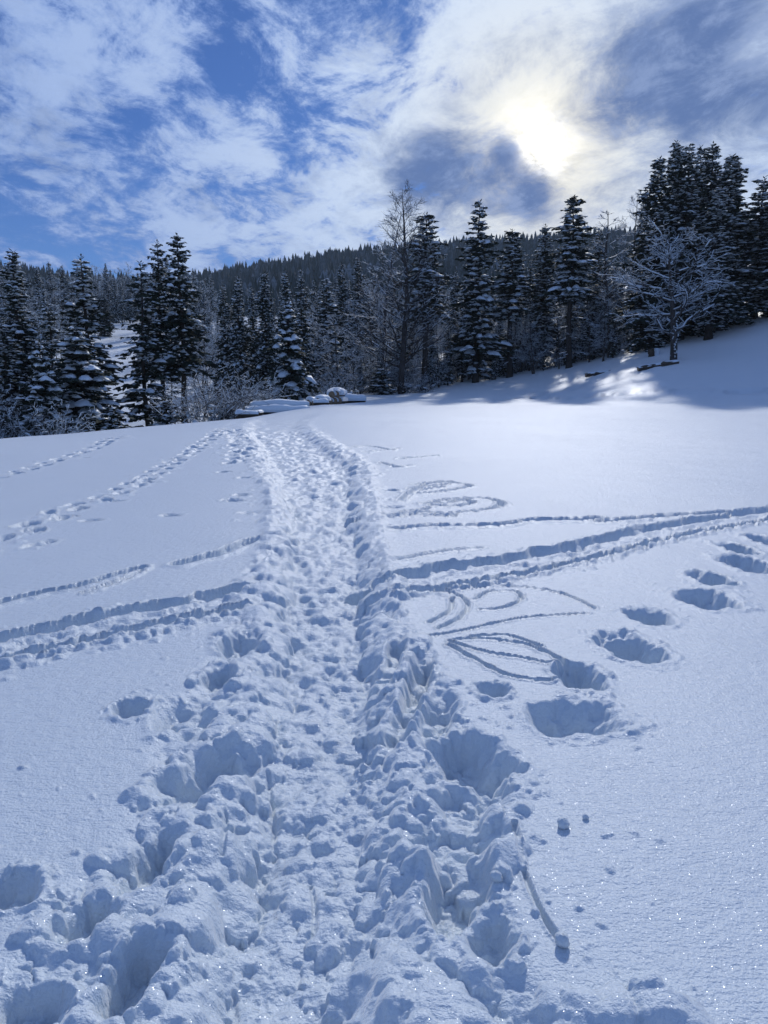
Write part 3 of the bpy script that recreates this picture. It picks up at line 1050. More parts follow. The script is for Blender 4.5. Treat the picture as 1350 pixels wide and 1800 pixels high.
def bare(key, seed, H=16.0, R=3.0, trunk_r=0.16, first=0.25, n1=26, lev=3, up=0.75, snow=0.8, fat=1.0, stems=1, crook=0.12, kids=7, twig_r=0.008, flat=False, len1=0.28, trunk_snow=0):
    """leafless tree: trunk, branches grown level by level, snow lying along them"""
    g = np.random.default_rng(seed)
    segs = []                                   # p0, p1, r0, r1, level

    def grow(p, d, L, r, level, n):
        path = [p]
        for i in range(n):
            d = d + g.normal(0, crook, 3) + np.array([0, 0, 0.05 if level < 2 else 0.02])
            d = d / np.linalg.norm(d)
            p2 = p + d * L / n
            ra, rb = r * (1 - 0.8 * i / n), r * (1 - 0.8 * (i + 1) / n)
            segs.append((p, p2, max(ra, twig_r * 0.7), max(rb, twig_r * 0.6), level))
            p = p2
            path.append(p)
        return path, d

    for st in range(stems):
        lean_d = np.array([g.normal(0, 0.10 if stems > 1 else 0.02), g.normal(0, 0.10 if stems > 1 else 0.02), 1.0])
        hs = H * (1.0 if st == 0 else g.uniform(0.75, 0.92))
        tr, _ = [], None
        p, d = np.array([0.25 * st, 0, -0.5]), lean_d / np.linalg.norm(lean_d)
        nt_ = 14
        rads = trunk_r * (1 - np.linspace(0, 1, nt_ + 1)) ** 0.8 + 0.012
        pts = [p]
        for i in range(nt_):
            d = d + np.array([g.normal(0, 0.03), g.normal(0, 0.03), 0.02])
            d /= np.linalg.norm(d)
            p2 = p + d * (hs + 0.5) / nt_
            segs.append((p, p2, rads[i], rads[i + 1], 0))
            p = p2
            pts.append(p)
        pts = np.array(pts)
        for k in range(n1):
            f = first + (0.98 - first) * (k + g.random()) / n1
            i = f * nt_
            b = np.array([np.interp(i, range(nt_ + 1), pts[:, c]) for c in range(3)])
            az = k * 2.4 + g.normal(0, 0.4)
            u = up * (0.35 + 0.65 * f) if not flat else up * (0.1 + 0.9 * f ** 2)
            d1 = np.array([math.cos(az), math.sin(az), u + g.normal(0, 0.12)])
            d1 /= np.linalg.norm(d1)
            ff = (f - first) / (1 - first)
            L1 = H * len1 * ((1 - ff) ** 0.7 + 0.12) * g.uniform(0.7, 1.2)
            if flat:
                L1 = R * (1.0 - 0.45 * ff ** 2) * g.uniform(0.75, 1.15)
            r1 = max(0.22 * np.interp(i, range(nt_ + 1), rads) + 0.30 * trunk_r * (1 - ff) * (1.0 if flat else 0.5), 0.014)
            path1, _ = grow(b, d1, L1, r1, 1, 6)
            path1 = np.array(path1)
            for j in range(kids):
                t = g.uniform(0.18, 1.0) * 6
                b2 = np.array([np.interp(t, range(7), path1[:, c]) for c in range(3)])
                dd = path1[min(int(t) + 1, 6)] - path1[min(int(t), 5)]
                dd = dd / (np.linalg.norm(dd) + 1e-9) + g.normal(0, 0.55, 3) * [1, 1, 0.6] + [0, 0, 0.12]
                dd /= np.linalg.norm(dd)
                L2 = L1 * (0.50 - 0.3 * t / 6) * g.uniform(0.7, 1.3) + 0.15
                path2, _ = grow(b2, dd, L2, max(r1 * 0.45, twig_r * 1.3), 2, 4)
                if lev >= 3:
                    path2 = np.array(path2)
                    for q in range(int(kids * 0.8)):
                        t2 = g.uniform(0.15, 1.0) * 4
                        b3 = np.array([np.interp(t2, range(5), path2[:, c]) for c in range(3)])
                        d3 = path2[-1] - path2[0]
                        d3 = d3 / (np.linalg.norm(d3) + 1e-9) + g.normal(0, 0.6, 3)
                        d3 /= np.linalg.norm(d3)
                        grow(b3, d3, L2 * g.uniform(0.25, 0.55) + 0.08, twig_r, 3, 2)
    p0 = np.array([s[0] for s in segs]); p1 = np.array([s[1] for s in segs])
    r0 = np.array([s[2] for s in segs]); r1 = np.array([s[3] for s in segs]); lv = np.array([s[4] for s in segs])
    trunk, crown, load = Geo(), Geo(), Geo()
    k = lv == 0
    frusta(trunk, p0[k], p1[k], r0[k], r1[k], 8)
    k = lv == 1
    frusta(crown, p0[k], p1[k], r0[k], r1[k], 5)
    k = lv >= 2
    frusta(crown, p0[k], p1[k], r0[k], r1[k], 3)
    d = p1 - p0
    L = np.linalg.norm(d, axis=1)
    steep = np.abs(d[:, 2]) / (L + 1e-9)
    k = (lv >= 1) & (steep < 0.86) & (g.random(len(lv)) < snow)
    rr = np.minimum(r0[k] * 0.55, 0.03) + (0.016 + (0.05 if flat else 0.012) * (lv[k] == 1)) * fat
    lift = (np.maximum(r0, r1)[k] + rr * 0.35)[:, None] * np.array([[0, 0, 1.0]])
    frusta(load, p0[k] + lift, p1[k] + lift, rr, rr * 0.85, 4)
    if trunk_snow:                              # snow plastered on the windward bark
        for _ in range(trunk_snow):
            t = g.uniform(0.02, first * 1.6)
            zc = t * H
            a = g.normal(1.31, 0.7)
            rl = trunk_r * (1 - t) ** 0.8
            c = np.array([[rl * math.cos(a) * 0.93, rl * math.sin(a) * 0.93, zc]])
            blobs(load, c, np.array([0.05]), np.array([0.05]), np.array([g.uniform(0.05, 0.14)]), np.array([a]))
    TEMPLATES[key] = dict(H=H, R=R, parts=[('trunk', trunk.mesh('trunk_' + key, BARK2)), ('crown', crown.mesh('branches_' + key, BARK2)), ('snow_load', load.mesh('snow_' + key, SNOW_TREE))])


def thicket(key, seed, H=3.0, R=2.2, n=46, kids=9, lean=0.35, snow=0.75, fat=1.2):
    """frosted shrub: many arching stems from one stool, fine twigs, snow along them"""
    g = np.random.default_rng(seed)
    segs = []

    def run(p, d, L, r, n_, sag, lv):
        for i in range(n_):
            d = d + g.normal(0, 0.10, 3) + [0, 0, -sag]
            d /= np.linalg.norm(d)
            p2 = p + d * L / n_
            segs.append((p, p2, r * (1 - .7 * i / n_), lv))
            p = p2
            yield p, d
    for _ in range(n):
        az = g.uniform(0, 6.28)
        out = g.uniform(0.15, 0.95)
        d = np.array([math.cos(az) * out + lean, math.sin(az) * out, 1.0])
        d /= np.linalg.norm(d)
        for p, dd in list(run(np.array([g.normal(0, .25 * R), g.normal(0, .25 * R), -0.2]), d, H * g.uniform(0.7, 1.15), 0.018, 7, 0.07, 1)):
            if p[2] < 0.25 * H:
                continue
            for _ in range(int(kids / 5 + g.random())):
                d2 = dd + g.normal(0, 0.6, 3)
                d2 /= np.linalg.norm(d2)
                for p3, d3 in list(run(p, d2, g.uniform(0.25, 0.75), 0.008, 3, 0.10, 2)):
                    if g.random() < 0.5:
                        d4 = d3 + g.normal(0, 0.7, 3)
                        list(run(p3, d4 / np.linalg.norm(d4), g.uniform(0.1, 0.3), 0.006, 1, 0.1, 2))
    p0 = np.array([s[0] for s in segs]); p1 = np.array([s[1] for s in segs]); r = np.array([s[2] for s in segs])
    tw, load = Geo(), Geo()
    frusta(tw, p0, p1, r, r * 0.8, 3)
    k = g.random(len(r)) < snow
    lift = (r[k] + 0.012)[:, None] * np.array([[0, 0, 1.0]])
    rs = (r[k] * 0.4 + 0.014 * g.uniform(0.7, 1.5, k.sum())) * fat
    frusta(load, p0[k] + lift, p1[k] + lift, rs, rs, 4)
    for _ in range(14):                         # heavier loads caught near the foot
        c = np.array([g.normal(0, .5 * R), g.normal(0, .45 * R), g.uniform(0.05, 0.4) * H])
        d = np.array([g.normal(), g.normal(), -0.3]); d /= np.linalg.norm(d)
        pad(load, c + d * np.linspace(-.3, .3, 5)[:, None] * g.uniform(0.5, 1.1), g.uniform(.08, .2), g.uniform(.06, .13), g)
    TEMPLATES[key] = dict(H=H, R=R, parts=[('stems', tw.mesh('stems_' + key, BARK2)), ('snow_load', load.mesh('snow_' + key, SNOW_TREE))])


conifer('spruce_a', 1, H=18, R=2.6, start=0.04, spacing=0.40, droop=0.55, snow=0.72, bits=8)
conifer('spruce_b', 2, H=18, R=2.5, start=0.06, spacing=0.42, droop=0.65, snow=0.62, bits=9, power=0.75)
conifer('spruce_c', 3, H=19, R=2.8, start=0.03, spacing=0.40, droop=0.48, snow=0.5, bits=8, power=0.7, width=0.2, up_top=0.6)
conifer('fir_a', 4, H=19, R=2.4, start=0.06, spacing=0.55, per=6, droop=0.28, up_top=0.35, snow=0.95, pads=1.7, thick=0.2, width=0.32, power=0.62, bits=7)
conifer('fir_b', 5, H=19, R=2.2, start=0.40, spacing=0.50, per=6, droop=0.32, up_top=0.4, snow=0.92, pads=1.6, thick=0.18, width=0.29, power=0.60, dead=16, bits=7)
conifer('fir_c', 6, H=18, R=2.2, start=0.34, spacing=0.48, per=6, droop=0.40, up_top=0.5, snow=0.55, power=0.7, dead=20, bits=6)
conifer('laden', 7, H=12, R=2.6, start=0.03, spacing=0.42, per=6, droop=0.55, up_top=0.2, snow=0.95, pads=1.6, thick=0.26, width=0.40, power=0.75, bits=3)
conifer('airy', 8, H=15, R=2.0, start=0.05, spacing=0.48, per=5, droop=0.32, up_top=0.4, snow=0.6, gap=0.22, power=0.55, twig=0.75, bits=6, trunk_r=0.14)
conifer('young', 9, H=4, R=1.1, start=0.05, spacing=0.30, per=6, droop=0.45, up_top=0.3, snow=0.95, pads=1.3, thick=0.16, width=0.26, bits=3, trunk_r=0.06)
conifer('frosty', 10, H=18, R=2.2, start=0.10, spacing=0.40, per=6, droop=0.5, up_top=0.4, snow=0.35, bits=12, power=0.8, thick=0.12, width=0.2)
bare('bare_tall', 21, H=22, R=4, trunk_r=0.27, first=0.14, n1=58, up=1.25, kids=8, snow=0.25, fat=0.7, len1=0.24, stems=1, twig_r=0.010, crook=0.10)
bare('bare_slim', 22, H=15, R=2.4, trunk_r=0.11, first=0.20, n1=24, up=0.8, kids=7, snow=0.55, fat=0.75, len1=0.20)
bare('bare_wide', 23, H=14, R=3.2, trunk_r=0.12, first=0.18, n1=22, up=0.6, kids=8, snow=0.5, fat=0.8, stems=2, len1=0.24)
bare('bare_pole', 24, H=15, R=1.6, trunk_r=0.13, first=0.35, n1=22, up=0.7, kids=6, snow=0.5, fat=0.8, len1=0.15, crook=0.14)
bare('orchard', 25, H=9.5, R=4.3, trunk_r=0.24, first=0.24, n1=22, up=0.85, kids=10, snow=0.62, fat=0.72, crook=0.22, flat=True, trunk_snow=44, twig_r=0.011)
thicket('brush_a', 31, H=3.2, R=2.0, n=56, snow=0.34, fat=0.62)
thicket('brush_b', 32, H=2.4, R=1.8, n=44, lean=-0.25, snow=0.38, fat=0.68)

PLACED = []


def plant(key, name, px, r, top, label, group=None, hw=None, rot=None, cat='tree', sink=0.0, height=None):
    """copy of a template on the ground in a given direction and distance, scaled to reach a given height"""
    T = TEMPLATES[key]
    x, y, z = ground_at(px, r)
    z = snow_z(x, y) - sink
    if height is None:
        d = pix_dir(px, top)
        height = CAM_H + d.z / math.hypot(d.x, d.y) * r - z
    sz = height / T['H']
    sx = sz * 1.2 if hw is None else (hw / FPX * r * (1.22 if cat == 'bush' or key.startswith(('bare', 'orch')) else 1.42 if px > 700 else 1.34)) / T['R']
    root = link(name, None, None, (x, y, z), (0, 0, rng.uniform(0, 6.28) if rot is None else rot), (sx, sx, sz))
    root.empty_display_size = 0.5
    for pn, me in T['parts']:
        o = link(pn, me, root if pn != 'snow_load' else o)
        if pn == 'snow_load':
            o['kind'] = 'stuff'
    tag(root, label, cat, group)
    PLACED.append((px, r))
    return root


# ---- the trees one can pick out, from left to right
plant('spruce_a', 'spruce_tree', 40, 47, 443, 'tall spruce with rounded snow pads at the left edge of the picture', hw=58, sink=0.3)
plant('spruce_b', 'spruce_tree', -45, 52, 470, 'dark spruce cut off by the left picture edge', hw=60)
plant('fir_a', 'fir_tree', 158, 50, 452, 'dark topped fir standing above the snow heaped spruce at left', hw=52)
plant('laden', 'spruce_tree', 138, 44, 575, 'broad low spruce bowed under thick snow at the left field edge', hw=74)
plant('airy', 'spruce_tree', 95, 62, 530, 'small thin spruce seen between the two big left conifers', hw=34)
plant('spruce_c', 'spruce_tree', 190, 152, 520, 'dark far spruce at the upper edge of the distant white clearing', hw=20)
plant('young', 'spruce_sapling', 60, 41, 672, 'snow smothered young spruce at the foot of the leftmost spruce', hw=42)
plant('laden', 'spruce_tree', 75, 42, 600, 'snow heaped spruce between the leftmost spruce and the broad low one', hw=46)
plant('spruce_b', 'spruce_tree', 12, 44, 560, 'short dark spruce at the left picture edge', hw=46)
plant('young', 'spruce_sapling', 192, 42, 712, 'little snow capped sapling right of the broad low spruce', hw=26)
plant('airy', 'fir_tree', 256, 52, 462, 'airy snow flecked fir, leftmost of the tall trio', hw=46)
plant('fir_c', 'fir_tree', 287, 56, 426, 'slim fir with bare lower trunk, middle of the tall left trio', hw=36)
plant('fir_c', 'spruce_tree', 324, 55, 413, 'tallest spruce of the left trio with long drooping right boughs', hw=44, rot=2.0)
plant('young', 'spruce_sapling', 290, 43, 700, 'sapling buried in snow below the tall left trio', hw=32)
plant('spruce_b', 'spruce_tree', 398, 66, 502, 'black narrow spruce, leftmost of the dark clump behind the brush', hw=27)
plant('spruce_a', 'spruce_tree', 423, 65, 486, 'tall black spruce at the middle of the dark clump', hw=31)
plant('spruce_b', 'spruce_tree', 447, 70, 505, 'half hidden spruce between two taller dark spruces', hw=24)
plant('spruce_c', 'spruce_tree', 470, 64, 478, 'dark spruce left behind the heavily snowed spruce', hw=32)
plant('spruce_a', 'spruce_tree', 505, 68, 476, 'dark spruce top rising right behind the heavily snowed spruce', hw=28)
plant('laden', 'spruce_tree', 510, 56, 530, 'heavily snow plastered spruce behind the snowy log pile', hw=46, rot=0.6)
plant('spruce_b', 'spruce_tree', 532, 72, 474, 'narrow dark spruce right of the heavily snowed spruce', hw=24)
plant('fir_a', 'fir_tree', 576, 74, 488, 'snow padded fir above the rounded snowy log ends', hw=32)
plant('spruce_c', 'spruce_tree', 602, 88, 462, 'slim dark spruce between the snow padded fir and the bare tree', hw=22)
plant('spruce_b', 'spruce_tree', 630, 92, 452, 'dark spruce top close left of the tall bare tree', hw=26)
plant('young', 'spruce_sapling', 671, 71, 645, 'small round snow capped spruce left of the bare trunk', hw=24)
plant('bare_tall', 'bare_tree', 705, 72, 345, 'tall leafless tree with thick dark trunk before the sky', hw=70, rot=2.7)
plant('bare_slim', 'bare_tree', 668, 75, 368, 'thinner leafless tree with feathery top left of the tall one', hw=54)
plant('fir_b', 'fir_tree', 746, 76, 374, 'dark fir with clear trunk right beside the tall bare tree', hw=42)
plant('fir_a', 'fir_tree', 836, 79, 352, 'full snow laden fir with boughs to the ground, centre right', hw=44, rot=0.4)
plant('fir_b', 'fir_tree', 894, 80, 404, 'snowy fir on a thin pale trunk right of the full fir', hw=37)
plant('frosty', 'spruce_tree', 949, 84, 396, 'grey frosted spruce between two snowy firs', hw=34)
plant('fir_b', 'fir_tree', 997, 78, 346, 'tall snowy fir below the sun with clean double trunk', hw=40, rot=2.6)
plant('spruce_b', 'spruce_tree', 1038, 80, 500, 'dark short spruce at the wood edge right of the tall snowy fir', hw=26)
plant('airy', 'spruce_tree', 1042, 92, 402, 'thin spruce top showing right behind the tall snowy fir', hw=24)
plant('bare_pole', 'bare_tree', 1068, 78, 372, 'frosted leafless tree left of the big dark spruce group', hw=36)
plant('bare_slim', 'bare_tree', 1100, 86, 332, 'leafless twigs against the sky at the left flank of the spruce group', hw=34)
plant('spruce_c', 'spruce_tree', 1138, 76, 278, 'leftmost big spruce of the dark group on the slope', hw=50)
plant('spruce_a', 'spruce_tree', 1164, 82, 252, 'highest spruce top of the dark group on the slope', hw=48)
plant('spruce_b', 'spruce_tree', 1188, 79, 257, 'dark spruce directly above the snow lined orchard tree', hw=50)
plant('spruce_c', 'spruce_tree', 1206, 88, 260, 'half hidden spruce top in the middle of the slope group', hw=36)
plant('spruce_c', 'spruce_tree', 1226, 84, 256, 'pointed spruce right of the group middle with open top', hw=46)
plant('frosty', 'spruce_tree', 1240, 76, 330, 'grey frosted spruce low in front of the slope group', hw=44)
plant('spruce_a', 'spruce_tree', 1260, 80, 276, 'broad layered spruce at the right side of the slope group', hw=58)
plant('fir_a', 'fir_tree', 1316, 82, 315, 'bushy topped fir standing apart near the right picture edge', hw=44)
plant('spruce_b', 'spruce_tree', 1350, 80, 348, 'spruce half cut by the right picture edge', hw=50)
plant('spruce_c', 'spruce_tree', 1420, 82, 330, 'dark spruce just beyond the right picture edge', hw=56)
plant('orchard', 'orchard_tree', 1181, 66.5, 428, 'spreading leafless orchard tree with snow lined crooked limbs', hw=86, rot=3.4)

def near(px):
    """words for the landmark in front of a column of the wood"""
    marks = ((30, 'behind the leftmost spruce'), (140, 'behind the broad low spruce'), (207, 'beyond the white clearing'), (285, 'behind the tall left trio'), (365, 'left of the dark clump'), (440, 'behind the dark clump'),
             (515, 'behind the heavily snowed spruce'), (580, 'behind the snow padded fir'), (650, 'left of the tall bare tree'), (705, 'behind the tall bare tree'), (750, 'behind the fir beside the bare tree'),
             (790, 'left of the full snowy fir'), (840, 'behind the full snowy fir'), (895, 'behind the thin trunked fir'), (948, 'around the frosted spruce'), (997, 'behind the tall fir under the sun'),
             (1045, 'right of the tall fir under the sun'), (1095, 'left of the slope group'), (1180, 'behind the orchard tree'), (1260, 'at the right of the slope group'), (1350, 'at the right picture edge'))
    return min(marks, key=lambda m: abs(m[0] - px))[1]


# ---- brush along the wood edge
for k, (px, r, top, hw, key, lab) in enumerate((
        (335, 42.5, 662, 52, 'brush_a', 'frosted brush left in the thicket below the tall trio'),
        (385, 43, 650, 60, 'brush_a', 'big frosted bush leaning left of the snowy log pile'),
        (435, 46, 655, 46, 'brush_b', 'dense frosted bush right above the near end of the log pile'),
        (15, 41, 690, 42, 'brush_a', 'frosted brush at the left picture edge'),
        (85, 39.5, 705, 44, 'brush_b', 'low frosted brush below the two left conifers'),
        (465, 52, 668, 30, 'brush_b', 'frosted twigs at the foot of the heavily snowed spruce'),
        (560, 62, 660, 32, 'brush_b', 'frosted shrub behind the rounded snowy log ends'),
        (605, 66, 655, 30, 'brush_a', 'frosted shrub behind the far timber stack'),
        (740, 73, 655, 34, 'brush_b', 'snowy shrub at the foot of the fir beside the bare tree'))):
    plant(key, 'frosted_bush', px, r, top, lab, 'frosted bushes along the field edge', hw=hw, cat='bush')
g = np.random.default_rng(91)
for k in range(26):
    px = 620 + 470 * (k + g.random()) / 26
    r = float(np.interp(px, [620, 700, 835, 1000, 1090], [70, 75.5, 82, 80, 76])) + g.uniform(0, 5)
    plant(('brush_a', 'brush_b', 'young')[k % 3], 'undergrowth_bush' if k % 3 < 2 else 'undergrowth_spruce', px, r, 0,
          ('low snowy bush at the wood foot ' if k % 3 < 2 else 'knee high snowy spruce at the wood foot ') + near(px),
          'undergrowth at the foot of the wood', height=g.uniform(1.6, 3.4), cat='bush' if k % 3 < 2 else 'tree')
for k in range(34):
    px = 585 + 500 * (k + g.random()) / 34
    r = float(np.interp(px, [585, 620, 700, 835, 1000, 1090], [67, 70, 74.5, 80, 79, 75])) + g.uniform(-0.5, 4)
    plant(('bare_wide', 'airy', 'bare_slim', 'frosty')[k % 4], 'edge_sapling', px, r, 0, 'slender snowy sapling at the wood edge ' + near(px), 'saplings among the trunks', height=g.uniform(3.5, 8.0))
# ---- the wood behind: frosted leafless trees and conifers
for k in range(150):
    px = 368 + 780 * (k + g.random()) / 150
    r = g.uniform(84, 128)
    lim = np.interp(px, [350, 450, 600, 800, 1000, 1150], [560, 535, 500, 480, 470, 450])
    plant(('bare_slim', 'bare_wide', 'bare_pole', 'bare_wide')[k % 4], 'frosted_tree', px, r, lim + g.uniform(0, 75), 'grey frosted leafless tree in the wood ' + near(px), 'frosted trees inside the wood', hw=None)
for k in range(90):
    px = 372 + 760 * (k + g.random()) / 90
    r = g.uniform(90, 140)
    lim = np.interp(px, [350, 450, 600, 800, 1000, 1150], [540, 515, 478, 462, 450, 420])
    plant(('frosty', 'spruce_b', 'spruce_a', 'spruce_c')[k % 4], 'wood_conifer', px, r, lim + g.uniform(0, 90), 'dim snow dusted conifer in the wood ' + near(px), 'conifers inside the wood', hw=None)
for k in range(9):
    px = 1110 + 320 * (k + g.random()) / 9
    plant(('spruce_b', 'spruce_c', 'frosty')[k % 3], 'slope_conifer', px, g.uniform(90, 112), np.interp(px, [1110, 1160, 1260, 1300, 1420], [330, 300, 320, 350, 350]) + g.uniform(0, 60), 'dark conifer deep inside ' + near(px), 'conifers deep in the slope group')
for k in range(120):
    px = -70 + 450 * (k + g.random()) / 120
    r = g.uniform(85, 230)
    if 158 < px < 256 and r < 185:
        r = g.uniform(190, 240)
    plant(('bare_wide', 'frosty', 'bare_slim', 'spruce_b')[k % 4], 'hillside_tree', px, r, 0, ('grey leafless hillside tree ' if k % 2 == 0 else 'grey hillside conifer ') + near(px), 'trees on the lower left hillside', height=g.uniform(8, 14))
for k, (px, r, h) in enumerate(((10, 72, 8), (60, 80, 9), (120, 78, 7), (345, 72, 8), (370, 68, 7), (300, 78, 8), (-40, 70, 9), (265, 70, 7), (355, 85, 9), (385, 90, 10))):
    plant(('bare_wide', 'bare_slim')[k % 2], 'frosted_tree', px, r, 0, 'small frosted leafless tree in the hollow ' + near(px), 'frosted trees in the hollow', height=h)

for k in range(16):
    px = 985 + 150 * (k + g.random()) / 16
    plant(('spruce_a', 'spruce_b', 'frosty')[k % 3], 'understory_spruce', px, g.uniform(84, 98), 0, 'low dark spruce filling the wood ' + near(px), 'low spruces filling the wood', height=g.uniform(5, 9))
# ---- forest on the far hill: one mass of small conifers
m_, n_ = material('far_forest')
at = n_.node('ShaderNodeAttribute', attribute_name='dusting')
oi = n_.node('ShaderNodeNewGeometry')
fz = n_.noise(oi.outputs['Position'], 0.9, 2, 0.6)
colf = n_.mix(n_.math('MULTIPLY', at.outputs['Fac'], n_.step(fz, 0.25, 0.75, 0.4, 1.0)), (0.020, 0.034, 0.028, 1), (0.32, 0.36, 0.40, 1))
pf = n_.node('ShaderNodeBsdfPrincipled')
n_.put(pf.inputs['Base Color'], colf)
pf.inputs['Roughness'].default_value = 0.9
pf.inputs['Specular IOR Level'].default_value = 0.1
finish(n_, pf.outputs[0])
g = np.random.default_rng(55)
NF = 16000
th = np.radians(g.uniform(-38, 36, NF))
rr = np.sqrt(g.uniform(215 ** 2, 800 ** 2, NF))
ok = ~((rr < 300) & (th < math.radians(-16)) & (th > math.radians(-24)) & (rr < 240))
th, rr = th[ok], rr[ok]
NF = len(th)
fx, fy = rr * np.sin(th), rr * np.cos(th)
fzb = zbase_polar(th, rr) - 0.5 + 0.5 * fbm(fx * 0.06, fy * 0.06, 3)
hh_ = 4.5 + 8 * g.random(NF) ** 1.4 * (1 + 0.7 * fbm(fx * 0.03, fy * 0.03, 3))
patch = fbm(fx * 0.018 + 5, fy * 0.018, 3)
leafless = (patch > 0.12) & (rr < 620)
hh_ = np.where(leafless, hh_ * 0.75, hh_)
wd = np.where(leafless, hh_ * g.uniform(0.22, 0.32, NF), hh_ * g.uniform(0.17, 0.30, NF))
tiers, sides = 4, 6
vs, ts = [], []
base_i = 0
for k in range(tiers):
    zb = np.where(leafless, 0.15 + 0.18 * k, 0.06 + 0.22 * k)
    zt = np.where(leafless, 0.62 + 0.13 * k, np.minimum(zb + 0.36, 1.0))
    rd = np.where(leafless, (0.75, 1.0, 0.85, 0.55)[k], 1.0 - 0.23 * k)
    a = g.uniform(0, 6.28, NF)[:, None] + np.arange(sides)[None] * 2 * np.pi / sides
    jr = wd[:, None] * rd[:, None] * g.uniform(0.65, 1.25, (NF, sides))
    ring = np.stack([fx[:, None] + jr * np.cos(a), fy[:, None] + jr * np.sin(a), (fzb + hh_ * zb)[:, None] + hh_[:, None] * g.uniform(-0.05, 0.05, (NF, sides))], -1)
    tip = np.stack([fx, fy, fzb + hh_ * zt], -1)[:, None]
    v = np.concatenate([ring, tip], 1)
    i = np.arange(sides)
    t = np.stack([i, (i + 1) % sides, np.full(sides, sides)], -1)
    vs.append(v.reshape(-1, 3))
    ts.append((t[None] + (base_i + np.arange(NF) * (sides + 1))[:, None, None]).reshape(-1, 3))
    base_i += NF * (sides + 1)
me = mesh_np('hill_forest', np.concatenate(vs), None, np.concatenate(ts), [m_], False)
dust = np.where(leafless, g.uniform(0.35, 0.8, NF), g.uniform(0.0, 0.45, NF) ** 1.3)
att = me.attributes.new('dusting', 'FLOAT', 'POINT')
att.data.foreach_set('value', np.tile(np.repeat(dust, sides + 1), tiers).astype(np.float32))
hf = link('hill_forest', me)
hf['kind'] = 'stuff'
hf['label'] = 'dense snow dusted forest covering the far hill'
hf['category'] = 'forest'

# ------------------------------------------------------------------ logs and timber
LOGWOOD = simple_mat('log_bark', (0.040, 0.030, 0.022), (0.10, 0.078, 0.060), 14.0, 0.9, 0.7)
LOGEND = simple_mat('cut_wood', (0.16, 0.11, 0.07), (0.26, 0.19, 0.12), 6.0, 0.85, 0.2)


def wood_log(name, x, y, z, ang, L, rad, label, group=None, cap=0.5, capw=1.15, tilt=0.0, seed=0, cat='log', knob=0.05):
    """a felled log: bark, two sawn ends, a thick cap of snow"""
    g = np.random.default_rng(seed + 400)
    root = link(name, None, None, (x, y, z), (0, -tilt, ang))
    n, k = 9, 14
    bark, ends, cap_g = Geo(), Geo(), Geo()
    u = np.linspace(-L / 2, L / 2, n)
    a = np.arange(k) * 2 * np.pi / k
    rr = rad * (1 + 0.05 * np.sin(u * 2.1 + seed) + g.uniform(-1, 1, n) * knob * 2)[:, None] * (1 + g.uniform(-knob, knob, (n, k)))
    v = np.stack([np.repeat(u[:, None], k, 1), rr * np.cos(a), rr * np.sin(a) + rad], -1)
    i = np.arange(n * k).reshape(n, k)
    j = np.roll(i, -1, 1)
    bark.add(v.reshape(-1, 3), np.stack([i[:-1], j[:-1], j[1:], i[1:]], -1).reshape(-1, 4)[:, ::-1])
    link('bark', bark.mesh('log_bark', LOGWOOD), root)
    for e, sg in ((0, -1), (n - 1, 1)):
        eg = Geo()
        ring = v[e] * [1, 0.985, 1] + [0.004 * sg, 0, 0]
        inner = (ring - [0, 0, rad]) * [1, 0.55, 0.55] + [0.012 * sg, 0, rad]
        c = np.array([[u[e] + 0.016 * sg, 0, rad]])
        t = np.arange(k)
        q = np.stack([t, (t + 1) % k, k + (t + 1) % k, k + t], -1)
        tr = np.stack([k + t, k + (t + 1) % k, np.full(k, 2 * k)], -1)
        if sg < 0:
            q, tr = q[:, ::-1], tr[:, ::-1]
        eg.add(np.concatenate([ring, inner, c]), q, tr)
        link('cut_end', eg.mesh('log_end', LOGEND), root)
    if cap > 0:
        m, w = 17, 11
        uu = np.linspace(-L / 2 - 0.03, L / 2 + 0.03, m)
        ph = np.linspace(-1, 1, w) * (1.25 if capw < 1.3 else 1.75)
        th_ = cap * rad * (0.9 + 0.28 * np.sin(uu * 3.3 + seed * 2) + g.uniform(-0.1, 0.1, m))
        endf_ = np.clip((1 - np.abs(np.linspace(-1, 1, m)) ** 8), 0.12, 1)
        R2 = rad + 0.004 + (th_ * endf_)[:, None] * np.clip(np.cos(ph * (0.95 if capw < 1.3 else 0.8)), 0.05, 1)[None] ** 0.7 * (1 + g.uniform(-0.08, 0.08, (m, w)))
        top = np.stack([np.repeat(uu[:, None], w, 1), R2 * np.sin(ph) * capw, R2 * np.cos(ph) + rad], -1)
        low = np.stack([np.repeat(uu[:, None], w, 1), (rad * 0.97) * np.sin(ph) * 1.0 + 0 * R2, (rad * 0.97) * np.cos(ph) + rad + 0 * R2], -1)
        ii = np.arange(m * w).reshape(m, w)
        q = np.stack([ii[:-1, :-1], ii[:-1, 1:], ii[1:, 1:], ii[1:, :-1]], -1).reshape(-1, 4)
        e = []
        for aa, fl in ((ii[:, 0], 1), (ii[:, -1], 0), (ii[0], 0), (ii[-1], 1)):
            xq = np.stack([aa[:-1], aa[1:], aa[1:] + m * w, aa[:-1] + m * w], -1)
            e.append(xq if fl else xq[:, ::-1])
        cap_g.add(np.concatenate([top.reshape(-1, 3), low.reshape(-1, 3)]), np.concatenate([q[:, ::-1], q + m * w] + e))
        link('snow_cap', cap_g.mesh('log_snow', SNOW_TREE), root)
    return tag(root, label, cat, group)


def put_log(px, py, r, dz, *a, **kw):
    x, y, z = ground_at(px, r)
    return wood_log('log' if 'name' not in kw else kw.pop('name'), x, y, snow_z(x, y) + dz, *a, **kw)


